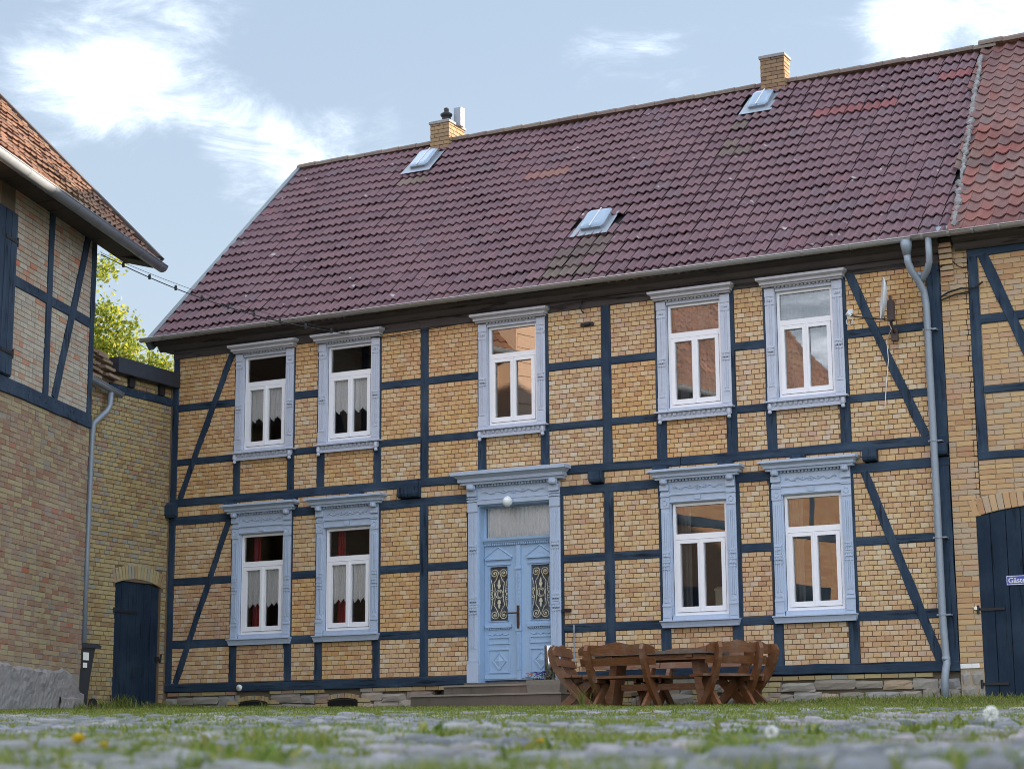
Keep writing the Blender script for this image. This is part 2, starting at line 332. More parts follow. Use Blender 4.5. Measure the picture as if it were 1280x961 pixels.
# a front edge with a small arris so that the bricks are not razor sharp
b_ = .5
def brick_t():
    e, h = .487, .465
    v = [(-.5, .5, -.5), (.5, .5, -.5), (.5, .5, .5), (-.5, .5, .5), (-.5, -.42, -.5), (.5, -.42, -.5), (.5, -.42, .5), (-.5, -.42, .5), (-e, -.5, -h), (e, -.5, -h), (e, -.5, h), (-e, -.5, h)]
    f = []
    for a in (0, 4):
        for j in range(4): f.append((a+j, a+(j+1) % 4, a+4+(j+1) % 4, a+4+j))
    f.append((8, 9, 10, 11)); return v, f
BRICK = brick_t()
def lay(F, panels, course, blen, depth=.05, jit=.0025, mixlen=None, y0=0.):
    """bricks of wall panels (a0,a1,z0,z1) in the frame F -> matrices"""
    out = []
    for (a0, a1, z0, z1) in panels:
        n = max(1, round((z1-z0)/course)); ch = (z1-z0)/n
        for r in range(n):
            zc = z0+(r+.5)*ch; x = a0-(blen*.5 if r % 2 else 0)-(hash((round(a0*100), r)) % 7)*.004
            while x < a1-.02:
                L = blen
                if mixlen and random.random() < mixlen[1]: L = mixlen[0]
                l, h = max(x, a0), min(x+L, a1); x += L
                if h-l < .03: continue
                A = np.eye(4); A[0, 0] = h-l-.009; A[1, 1] = depth; A[2, 2] = ch-.010
                A[:3, 3] = ((l+h)/2+random.uniform(-1, 1)*.0015, y0+depth/2+random.uniform(-1, 1)*jit, zc+random.uniform(-1, 1)*.0012)
                s_ = random.uniform(-.012, .012); A[0, 2] = s_*A[2, 2]*.4; A[2, 0] = s_*A[0, 0]
                out.append(F@A)
    return out
def arc_bricks(F, xc, z_spring, half, rise, n, h=.24, w=.07, y0=0.):
    rad = (half*half+rise*rise)/(2*rise); zc = z_spring+rise-rad; a = math.asin(min(1, half/rad))*1.03; out = []
    for i in range(n):
        t = -a+2*a*(i+.5)/n; A = np.eye(4); rot = np.array([[math.cos(t), 0, math.sin(t)], [0, 1, 0], [-math.sin(t), 0, math.cos(t)]])
        A[:3, :3] = rot@np.diag([2*a*rad/n-.008, .05, h]); A[:3, 3] = (xc+math.sin(t)*(rad+h/2), y0+.025-.004, zc+math.cos(t)*(rad+h/2)); out.append(F@A)
    return out
def timber(name, p, q, wd, yf, parent, T, m=None, yb=.22, label=None):
    """beam from p to q (x,z), hand-hewn edges, front at yf"""
    p, q = np.array(p, float), np.array(q, float); L = np.linalg.norm(q-p); d = (q-p)/L; e = np.array([-d[1], d[0]]); n = max(2, int(L/.33)); rings = []; bow = random.uniform(-1, 1)*min(.016, L*.004)
    for i in range(n+1):
        c = p+d*L*i/n+e*bow*math.sin(math.pi*i/n); a, b = (wd/2+random.uniform(-.009, .008) for _ in 'ab'); y = yf+random.uniform(-.0015, .0015)
        lo, hi = c-e*a, c+e*b; k = .007
        rings.append([(lo[0], yb, lo[1]), (lo[0], y+k, lo[1]), ((lo+e*k)[0], y, (lo+e*k)[1]), ((hi-e*k)[0], y, (hi-e*k)[1]), (hi[0], y+k, hi[1]), (hi[0], yb, hi[1])])
    b = MB().loft(rings); o = b.build(name, m or (M['timber_h'] if abs(d[0]) > .7 else M['timber']), parent, T)
    if label: o['label'] = label
    return o
def arch_poly(x0, x1, z0, zs, rise, n=10):
    xc, h = (x0+x1)/2, (x1-x0)/2; rad = (h*h+rise*rise)/(2*rise); zc = zs+rise-rad; a = math.asin(h/rad)
    return [(x0, z0), (x1, z0)]+[(xc+rad*math.sin(t), zc+rad*math.cos(t)) for t in np.linspace(a, -a, n)]

# ------------------------------------------------------------------ terrain
GW = ([-5, 0, 24, 30, 33.6, 80], [-.28, -.12, .62, .77, .93, 1.5])
def vnoise(x, y, sc, seed):
    x, y = np.asarray(x)*sc+seed*17.3, np.asarray(y)*sc+seed*9.1; xi, yi = np.floor(x).astype(int), np.floor(y).astype(int); fx, fy = x-xi, y-yi
    def h(a, b):
        v = np.sin(a*127.1+b*311.7+seed*74.7)*43758.5453; return v-np.floor(v)
    fx, fy = fx*fx*(3-2*fx), fy*fy*(3-2*fy)
    return (h(xi, yi)*(1-fx)+h(xi+1, yi)*fx)*(1-fy)+(h(xi, yi+1)*(1-fx)+h(xi+1, yi+1)*fx)*fy
def wof(x, y): return (np.asarray(x)-20.91)*-.4617+(np.asarray(y)+27)*.887
def sst(v): v = np.clip(v, 0, 1); return v*v*(3-2*v)
def gz(x, y):
    z = np.interp(wof(x, y), *GW)+.10*sst((np.asarray(x)-9.5)/4)*sst((np.asarray(y)+4)/3.5)
    return z+(vnoise(x, y, .9, 3)-.5)*.03+(vnoise(x, y, 2.7, 4)-.5)*.016
gx = np.concatenate([np.linspace(-300, -12, 14), np.linspace(-10, 40, 251), np.linspace(44, 300, 14)])
gy = np.concatenate([np.linspace(-300, -36, 14), np.linspace(-34, 12, 231), np.linspace(16, 300, 14)])
X, Y = np.meshgrid(gx, gy); Z = gz(X, Y); nx, ny = len(gx), len(gy)
ii, jj = np.meshgrid(np.arange(nx-1), np.arange(ny-1)); a = (jj*nx+ii).ravel()
ground = link('ground', mesh_np('ground', np.stack([X, Y, Z], -1).reshape(-1, 3), np.stack([a, a+1, a+1+nx, a+nx], -1), M['ground'])); ground['kind'] = 'structure'

# ------------------------------------------------------------------ farmhouse
FA = frame((0, 0, 0), (1, 0, 0), (0, 1, 0))
house = thing('farmhouse', 'long two-storey half-timbered farmhouse of yellow brick with purple tiled roof', 'house', (7, 0, .8), world_parts=True)
Z = dict(sill=(1.19, 1.335), r2=(1.95, 2.08), r1=(3.04, 3.165), p=(4.12, 4.255), f=(4.44, 4.575), u2=(5.17, 5.285), u1=(6.15, 6.275), top=(7.12, 7.30))
UPP = [(1.36, 1.50), (2.49, 2.63), (3.10, 3.25), (4.24, 4.38), (5.15, 5.30), (6.24, 6.39), (7.39, 7.54), (8.49, 8.65), (9.42, 9.58), (10.58, 10.75), (11.23, 11.38), (12.38, 12.54)]
LOP = [p for p in UPP if p[0] not in (6.24, 7.39)]; LOP = sorted(LOP+[(6.035, 6.16), (7.62, 7.775)])
UWIN, LWIN = [2.0, 3.745, 6.88, 10.075, 11.88], [2.0, 3.745, 10.085, 11.895]
wall = MB()
wall.box(-.02, .0, .2, 9.1, .6, 7.3).loft([[(-.02, .2, 7.3), (-.02, 8.9, 7.3), (-.02, 4.55, 11.85)], [(0, .2, 7.3), (0, 8.9, 7.3), (0, 4.55, 11.85)]]).box(13.98, 14.0, .25, 9.1, .6, 7.3).box(0, 13.98, 9.1, 9.3, .6, 7.5)
wall = wall.build('wall', M['mortar'], house)
bricks, back = [], MB()
def bays(posts):
    e = [.13]+[v for p in posts for v in p]+[13.78]
    return [(e[i], e[i+1]) for i in range(0, len(e), 2)]
def isw(b, wins): return any(b[0] < x < b[1] for x in wins)
panels = []
for b in bays(UPP):
    if isw(b, UWIN): panels.append((*b, Z['f'][1], Z['u2'][0])); continue
    panels += [(*b, Z['f'][1], Z['u2'][0]), (*b, Z['u2'][1], Z['u1'][0]), (*b, Z['u1'][1], Z['top'][0])]
for b in bays(LOP):
    if b[0] < 6.9 < b[1]: continue
    if isw(b, LWIN): panels.append((*b, Z['sill'][1], Z['r2'][0])); continue
    panels += [(*b, Z['sill'][1], Z['r2'][0]), (*b, Z['r2'][1], Z['r1'][0]), (*b, Z['r1'][1], Z['p'][0])]
JO = [(-.04, .17), (1.24, 1.45), (2.50, 2.72), (3.83, 4.06), (4.76, 4.95), (4.965, 5.16), (8.27, 8.50), (9.37, 9.60), (10.45, 10.68), (11.61, 11.82), (12.72, 12.93), (13.76, 13.97)]
e = [.17]+[v for j in JO[1:-1] for v in j]+[13.76]
panels += [(e[i], e[i+1], Z['p'][1], Z['f'][0]) for i in range(0, len(e), 2) if e[i+1]-e[i] > .05]
bset = {'brick': [], 'brick_warm': [], 'brick_pale': [], 'brick_pink': []}
for p in panels:
    kind = random.choice(('brick_warm', 'brick_warm', 'brick') if p[0] < 6.2 and p[2] > 4.3 else ('brick_pink', 'brick', 'brick_warm') if p[0] < 6.2 else ('brick', 'brick', 'brick_pale', 'brick_pink' if p[2] < 4.3 else 'brick_warm'))  # upper-left panels lean orange: warm bounced light put into the brick colour
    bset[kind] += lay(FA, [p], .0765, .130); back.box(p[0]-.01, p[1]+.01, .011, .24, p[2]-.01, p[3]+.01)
back.build('mortar_joints', M['mortar'], wall)
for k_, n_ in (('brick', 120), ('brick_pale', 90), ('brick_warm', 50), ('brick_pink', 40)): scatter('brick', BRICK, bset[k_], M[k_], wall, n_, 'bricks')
# timbers
def rail(b, z, nm='timber_rail'): timber(nm, (b[0]-.01, sum(z)/2), (b[1]+.01, sum(z)/2), z[1]-z[0], -.010, house, FA)
timber('sill_beam', (.0, 1.262), (6.06, 1.262), .145, -.018, house, FA); timber('sill_beam', (7.74, 1.262), (13.98, 1.262), .145, -.018, house, FA)
for nm, z, y in (('wall_plate', Z['p'], -.017), ('floor_beam', Z['f'], -.019), ('eaves_plate', Z['top'], -.016)):
    for (x0, x1) in (((0, 6.1), (7.7, 13.98)) if nm == 'wall_plate' else ((.0, 5.12), (5.125, 9.8), (9.81, 13.98))):
        timber(nm, (x0, sum(z)/2), (x1, sum(z)/2), z[1]-z[0]+.004, y, house, FA, M['dark_timber'] if nm == 'eaves_plate' else None)
for ps, z0, z1 in ((UPP, Z['f'][1], Z['top'][0]), (LOP, Z['sill'][1], Z['p'][0])):
    for p in [(0., .13)]+ps+[(13.78, 13.975)]:
        timber('timber_post', ((p[0]+p[1])/2, z0-.01), ((p[0]+p[1])/2, z1+.01), p[1]-p[0], -.013, house, FA)
for b in bays(UPP):
    rail(b, Z['u2'])
    if not isw(b, UWIN): rail(b, Z['u1'])
for b in bays(LOP):
    if b[0] < 6.9 < b[1]: continue
    rail(b, Z['r2'])
    if not isw(b, LWIN): rail(b, Z['r1'])
for p, q, wd in (((1.295, 7.12), (.225, 4.575), .115), ((1.285, 4.12), (.225, 1.335), .115), ((12.61, 7.13), (13.66, 4.575), .125), ((12.72, 4.12), (13.72, 1.335), .13)):
    timber('timber_brace', p, q, wd, -.022, house, FA, yb=.05)
for j in JO:
    x0, x1 = j; b = MB().loft([[(x0, y, 4.27+k), (x1, y, 4.27+k), (x1, y, 4.445), (x0, y, 4.445)] for y, k in ((.2, 0), (-.06, 0), (-.095, .02), (-.11, .06))])
    b.build('joist_end', M['timber'], house)
MB().loft([[(x, -.11, 4.24) if x else (-.06, -.11, 4.24) for x in (0, .15)]+[(.15, .02, 4.24), (-.06, .02, 4.24)], [(-.06, -.13, 4.30), (.16, -.13, 4.30), (.16, .02, 4.30), (-.06, .02, 4.30)], [(-.06, -.13, 4.46), (.16, -.13, 4.46), (.16, .02, 4.46), (-.06, .02, 4.46)], [(-.03, -.05, 4.52), (.14, -.05, 4.52), (.14, .02, 4.52), (-.03, .02, 4.52)]]).build('corner_bracket', M['timber'], house)
# eaves: boxed board between plate and gutter, cyma end
prof = [(.0, 7.30), (-.05, 7.27), (-.09, 7.30), (-.13, 7.36), (-.24, 7.40), (-.27, 7.46), (.3, 7.62), (.3, 7.30)]
MB().loft([[(x, y, z) for y, z in prof] for x in (-.28, 4.7, 9.5, 14.02)]).build('eaves_board', M['dark_timber'], house)
# ---- windows
def spot_block(b, x, z, hw, yf):                        # turned blocks on the pilasters
    for dz, h, pr in ((0, .022, .016), (.032, .014, .010), (.052, .026, .018), (.088, .012, .008), (.106, .030, .016)): b.box(x-hw, x+hw, yf-pr, yf, z+dz, z+dz+h)
    for s in (-.4, .4): b.box(x+s*hw-.012, x+s*hw+.012, yf-.026, yf, z+.055, z+.075)
def pvc(win, xc, z0, z1, hw=.445, y=.035):
    glass = M['clear'] if xc < 5 else M['glass']
    H = z1-z0; ht = lambda k: z1-k*H
    b = MB(); fr = .042                                 # outer frame
    b.box(xc-hw, xc-hw+fr, y, y+.07, z0, z1).box(xc+hw-fr, xc+hw, y, y+.07, z0, z1).box(xc-hw+fr, xc+hw-fr, y, y+.07, z1-fr, z1).box(xc-hw+fr, xc+hw-fr, y, y+.07, z0, z0+fr)
    b.box(xc-hw+fr, xc+hw-fr, y-.004, y+.07, ht(.325), ht(.275))
    b.build('window_frame', M['pvc'], win)
    s = MB(); sx = hw-fr-.004; s0, s1 = z0+fr+.006, ht(.325)-.006; sf = .062
    for (l, h) in ((-sx, -.004), (.004, sx)):
        a_, b2 = (sf, .045) if l < 0 else (.045, sf)
        s.box(xc+l, xc+l+a_, y-.012, y+.06, s0, s1).box(xc+h-b2, xc+h, y-.012, y+.06, s0, s1).box(xc+l+a_, xc+h-b2, y-.012, y+.06, s1-.058, s1).box(xc+l+a_, xc+h-b2, y-.012, y+.06, s0, s0+.078)
    s.box(xc-.012, xc+.012, y-.022, y-.012, s0, s1)
    s.build('window_sash', M['pvc'], win)
    for (x0, x1, c, d) in ((xc-hw+fr, xc+hw-fr, ht(.275), z1-fr), (xc-sx+sf, xc-.049, s0+.078, s1-.058), (xc+.049, xc+sx-sf, s0+.078, s1-.058)):
        MB().add([(x0, y+.035, c), (x1, y+.035, c), (x1, y+.035, d), (x0, y+.035, d)], [(0, 1, 2, 3)]).build('pane', glass, win)
    return ht, s0, s1
def cloth(win, name, x0, x1, zt, zb, y, m, folds=9, zig=0, amp=.018):
    n = folds*6; v, f = [], []
    for i in range(n+1):
        t = i/n; x = x0+(x1-x0)*t; yy = y+amp*math.sin(t*folds*2*math.pi+math.sin(t*17)*.8)
        zz = zb+(abs((t*zig*1.) % 1-.5)*2*.09 if zig else random.uniform(-.004, .004)); v += [(x, yy, zt), (x, yy*1.0, (zt+zz)/2), (x, yy, zz)]
        if i: k = 3*i; f += [(k-3, k, k+1, k-2), (k-2, k+1, k+2, k-1)]
    MB().add(v, f).build(name, m, win)
def squiggle(b, xc, z, L, y, r=.011):
    p = []
    for i in range(61):
        t = -1+2*i/60; p.append((xc+t*L, y, z+.020*math.sin(abs(t)*15+.4)*(.55+.45*abs(t))))
    b.tube(p, r, 4)
    for k in range(7):
        t = (k-3)/3.2; c = (xc+t*L, y, z+.012*(-1)**k); q = [(c[0]+.022*math.cos(a)*(1-.5*a/7), y, c[2]+.018*math.sin(a)*(1-.5*a/7)) for a in np.linspace(0, 5.5, 9)]; b.tube(q, .009, 4)
    b.tube([(xc+.05*math.cos(a), y, z-.002+.032*math.sin(a)) for a in np.linspace(0, 2*math.pi, 13)], .0055, 4)
def dentils(b, xc, hw, z0, z1, y0, y1, n):
    for i in range(n):
        x = xc-hw+2*hw*(i+.5)/n; b.box(x-hw/n*.58, x+hw/n*.58, y0, y1, z0, z1)
def window_up(xc, seed):
    win = MB().box(xc-.60, xc-.57, .02, .20, 5.30, 7.06).box(xc+.57, xc+.60, .02, .20, 5.30, 7.06).box(xc-.57, xc+.57, .02, .20, 7.03, 7.06).box(xc-.57, xc+.57, .02, .20, 5.30, 5.34).build('window', M['pvc'], house)
    ht, s0, s1 = pvc(win, xc, 5.357, 7.0)
    b = MB(); yf = -.032
    for s in (-1, 1):
        x0, x1 = sorted((xc+s*.612, xc+s*.462)); xm = (x0+x1)/2
        b.box(x0, x1, yf, .03, 5.30, 7.06)
        b.box(xm-.030, xm-.010, yf-.010, yf, 5.58, 6.88).box(xm+.010, xm+.030, yf-.010, yf, 5.58, 6.88)
        b.box(x0-.004, x1+.004, yf-.008, yf, 5.30, 5.52); b.box(x0+.01, x1-.01, yf-.014, yf-.008, 5.35, 5.44); b.add([(xm-.05, yf-.012, 5.53), (xm+.05, yf-.012, 5.53), (xm, yf-.012, 5.59), (xm-.05, yf, 5.53), (xm+.05, yf, 5.53), (xm, yf, 5.59)], [(0, 1, 2), (0, 3, 4, 1), (1, 4, 5, 2), (2, 5, 3, 0)])
        spot_block(b, xm, 6.02, .06, yf); b.box(x0, x1, yf-.012, yf, 6.80, 6.84).box(x0-.004, x1+.004, yf-.010, yf, 6.93, 7.06)
        for q in (-.03, 0, .03): b.box(xm+q-.009, xm+q+.009, yf-.022, yf-.0, 6.855, 6.885)
        xi = xc+s*.452; b.box(min(xi, xi+s*.012), max(xi, xi+s*.012), yf+.012, .035, 5.345, 7.0)
    b.box(xc-.45, xc+.45, yf+.008, .034, 7.002, 7.07).box(xc-.46, xc+.46, yf+.014, .034, 5.30, 5.352)
    b.build('window_surround', M['surround_up'], win)
    c = MB().mould(xc, [(7.072, .635, -.085), (7.074, .635, -.10), (7.10, .637, -.10), (7.101, .66, -.135), (7.14, .662, -.137), (7.145, .672, -.15), (7.165, .69, -.175), (7.166, .70, -.19), (7.205, .705, -.192), (7.215, .70, -.15)], .01)
    dentils(c, xc, .46, 7.05, 7.076, -.068, -.02, 15); c.build('window_cornice', M['cornice_m'], win)
    s = MB().box(xc-.655, xc+.655, -.115, .03, 5.275, 5.297).box(xc-.60, xc+.60, -.055, .0, 5.18, 5.275); s.box(xc-.60, xc+.60, -.068, -.055, 5.155, 5.19)
    dentils(s, xc, .53, 5.22, 5.272, -.075, -.05, 13)
    for q in (-.575, .575): s.lathe((xc+q, -.07, 5.10), [(.0, 0), (.028, .012), (.034, .03), (.02, .055), (.03, .07), (.036, .10), (.03, .16)], 8)
    s.build('window_sill', M['surround_up'], win); return win, s0, s1
def window_lo(xc):
    win = MB().box(xc-.60, xc-.57, .02, .20, 2.06, 3.9).box(xc+.57, xc+.60, .02, .20, 2.06, 3.9).box(xc-.57, xc+.57, .02, .20, 3.86, 4.1).box(xc-.57, xc+.57, .02, .20, 2.04, 2.12).build('window', M['pvc'], house)
    ht, s0, s1 = pvc(win, xc, 2.142, 3.855)
    b = MB(); yf = -.032
    for s in (-1, 1):
        x0, x1 = sorted((xc+s*.612, xc+s*.475)); xm = (x0+x1)/2
        b.box(x0, x1, yf, .03, 2.06, 4.23)
        b.box(xm-.040, xm-.020, yf-.012, yf, 2.42, 3.72).box(xm+.020, xm+.040, yf-.012, yf, 2.42, 3.72).box(xm-.012, xm+.012, yf-.006, yf, 2.42, 3.72)
        b.box(x0-.004, x1+.004, yf-.010, yf, 2.06, 2.33); b.box(x0+.008, x1-.008, yf-.018, yf-.010, 2.11, 2.20); b.box(x0-.006, x1+.006, yf-.02, yf, 2.28, 2.30); b.add([(xm-.05, yf-.012, 2.34), (xm+.05, yf-.012, 2.34), (xm, yf-.012, 2.42), (xm-.05, yf, 2.34), (xm+.05, yf, 2.34), (xm, yf, 2.42)], [(0, 1, 2), (0, 3, 4, 1), (1, 4, 5, 2), (2, 5, 3, 0)])
        spot_block(b, xm, 2.84, .062, yf); spot_block(b, xm, 2.985, .055, yf)
        b.box(x0-.01, x1+.01, yf-.022, yf, 3.965, 3.985).box(x0-.006, x1+.006, yf-.016, yf, 3.99, 4.03); b.box(x0-.006, x1+.006, yf-.012, yf, 3.79, 3.95); b.tube([(xm+.04*math.cos(a), yf-.014, 3.87+.04*math.sin(a)) for a in np.linspace(0, 6.283, 11)], .006, 4)
        b.lathe((xm, yf-.06, 4.155), [(.052, 0), (.062, .02), (.062, .06), (.052, .075)], 10); b.box(x0-.005, x1+.005, yf-.04, yf, 4.06, 4.15)
        xi = xc+s*.452; b.box(min(xi, xi+s*.024), max(xi, xi+s*.024), yf+.014, .035, 2.13, 3.87)
    b.box(xc-.475, xc+.475, yf+.004, .03, 3.865, 4.20); b.box(xc-.475, xc+.475, yf-.018, yf+.004, 3.985, 4.005); b.box(xc-.47, xc+.47, yf-.010, yf+.004, 3.875, 3.895); b.box(xc-.46, xc+.46, yf+.014, .034, 2.06, 2.138)
    squiggle(b, xc, 4.09, .40, yf); b.box(xc-.05, xc+.05, yf-.02, yf, 3.90, 3.965)
    b.build('window_surround', M['surround'], win)
    c = MB().mould(xc, [(4.222, .655, -.10), (4.224, .675, -.12), (4.26, .677, -.122), (4.261, .705, -.155), (4.305, .707, -.157), (4.31, .72, -.17), (4.335, .74, -.20), (4.336, .76, -.23), (4.372, .765, -.232), (4.385, .75, -.15)], .01)
    dentils(c, xc, .47, 4.195, 4.226, -.075, -.025, 17); c.build('window_cornice', M['surround'], win)
    s = MB().mould(xc, [(1.955, .615, -.075), (1.985, .625, -.08), (2.035, .64, -.095), (2.045, .645, -.12), (2.062, .645, -.12)], .01); s.build('window_sill', M['surround'], win)
    return win, s0, s1
for i, xc in enumerate(UWIN):
    win, s0, s1 = window_up(xc, i)
    if i < 2:
        for a_, b2 in ((-.36, -.03), (.03, .36)): cloth(win, 'lace_curtain', xc+a_, xc+b2, s1-.03, s0+.42, .105, M['lace'], 5, 2)
    elif i > 2:
        cloth(win, 'sheer_curtain', xc-.42, xc+.42, 7.0, s0-.1, .17, M['sheer'], 9)
for i, xc in enumerate(LWIN):
    win, s0, s1 = window_lo(xc)
    if i < 2:
        for a_, b2 in ((-.36, -.03), (.03, .36)): cloth(win, 'lace_curtain', xc+a_, xc+b2, s1-.03, s0+.40, .105, M['lace'], 5, 3)
        cloth(win, 'drape', xc-.36, xc-.20, 3.86, s0-.05, .26, M['red'], 3)
    else:
        cloth(win, 'drape', xc-.42, xc-.22, 3.86, s0-.05, .22, M['drape'], 3)
        if i == 3: cloth(win, 'drape', xc+.24, xc+.42, s1, s0-.05, .22, M['red'], 3)
# dim rooms behind the panes
rm = MB()
rm.box(.02, 13.96, 3.2, 3.3, .9, 7.3).box(.02, 13.96, .25, 3.2, 4.25, 4.5).box(.02, 13.96, .25, 3.2, .9, 1.2).box(.02, 13.96, .25, 3.2, 7.25, 7.3)
for x in (2.85, 5.2, 8.57, 11.0): rm.box(x, x+.12, .25, 3.2, 1.2, 7.25)
rm.build('room_walls', M['room'], house)
bx = MB().box(10.27, 10.42, .12, .22, 2.25, 2.50).mould(10.345, [(2.50, .09, .10), (2.53, .085, .105), (2.56, .05, .14)], .24)
bx.build('window_ornament', M['cream'], house)
# ---- front door
dr = MB().box(6.07+.17, 6.07+.20, -.02, .30, 1.2, 4.06).box(7.54, 7.57, -.02, .30, 1.2, 4.06).box(6.24, 7.57, -.02, .30, 4.04, 4.07).box(6.24, 7.57, .28, .32, 1.15, 4.06).build('front_door', M['door'], house)
xc, yf = 6.90, -.035
b = MB()
for s in (-1, 1):
    x0, x1 = sorted((xc+s*.83, xc+s*.655)); xm = (x0+x1)/2
    b.box(x0, x1, yf, .03, 1.21, 4.36); b.box(x0-.015, x1+.015, yf-.03, yf, 1.21, 1.50).box(x0-.008, x1+.008, yf-.022, yf, 1.50, 1.56)
    for q in (-.045, 0, .045): b.box(xm+q-.010, xm+q+.010, yf-.010, yf, 1.75, 3.92)
    spot_block(b, xm, 2.30, .075, yf); spot_block(b, xm, 2.445, .062, yf); spot_block(b, xm, 3.28, .07, yf); b.add([(xm-.06, yf-.014, 2.56), (xm+.06, yf-.014, 2.56), (xm, yf-.014, 2.66), (xm-.06, yf, 2.56), (xm+.06, yf, 2.56), (xm, yf, 2.66)], [(0, 1, 2), (0, 3, 4, 1), (1, 4, 5, 2), (2, 5, 3, 0)])
    b.box(x0-.006, x1+.006, yf-.016, yf, 3.95, 4.10).box(x0-.012, x1+.012, yf-.028, yf, 4.115, 4.14).box(x0-.012, x1+.012, yf-.028, yf, 4.16, 4.18)
    b.lathe((xm, yf-.07, 4.30), [(.066, 0), (.08, .025), (.08, .07), (.066, .09)], 10); b.box(x0, x1, yf-.05, yf, 4.20, 4.30)
b.box(xc-.655, xc+.655, yf+.006, .03, 4.055, 4.37); b.box(xc-.65, xc+.65, yf-.03, yf+.006, 4.06, 4.125).box(xc-.655, xc+.655, yf-.016, yf+.006, 4.135, 4.155)
squiggle(b, xc, 4.245, .56, yf, .013)
b.build('door_surround', M['surround'], dr)
c = MB().mould(xc, [(4.382, .90, -.11), (4.384, .92, -.14), (4.425, .922, -.142), (4.426, .95, -.18), (4.485, .952, -.182), (4.49, .965, -.20), (4.53, 1.0, -.24), (4.531, 1.03, -.275), (4.585, 1.035, -.278), (4.605, 1.0, -.18)], .01)
dentils(c, xc, .66, 4.352, 4.386, -.09, -.03, 24); c.build('door_cornice', M['surround'], dr)
ty = .13
t_ = MB().box(6.27, 7.54, ty, ty+.09, 3.40, 3.46).mould(xc+.005, [(3.44, .62, ty-.02), (3.46, .625, ty-.03), (3.48, .635, ty-.05), (3.52, .635, ty-.055), (3.53, .62, ty-.01)], ty+.05)
dentils(t_, xc, .6, 3.405, 3.435, ty-.022, ty, 30); t_.box(6.27, 6.30, ty+.01, ty+.09, 3.5, 4.05).box(7.51, 7.54, ty+.01, ty+.09, 3.5, 4.05).box(6.30, 7.51, ty+.01, ty+.09, 4.02, 4.05)
t_.build('transom_bar', M['door'], dr)
MB().add([(6.30, ty+.05, 3.52), (7.51, ty+.05, 3.52), (7.51, ty+.05, 4.03), (6.30, ty+.05, 4.03)], [(0, 1, 2, 3)]).build('transom_pane', M['clear'], dr)
cloth(dr, 'lace_curtain', 6.31, 7.5, 4.03, 3.53, ty+.068, M['lace'], 17, 0, .012)
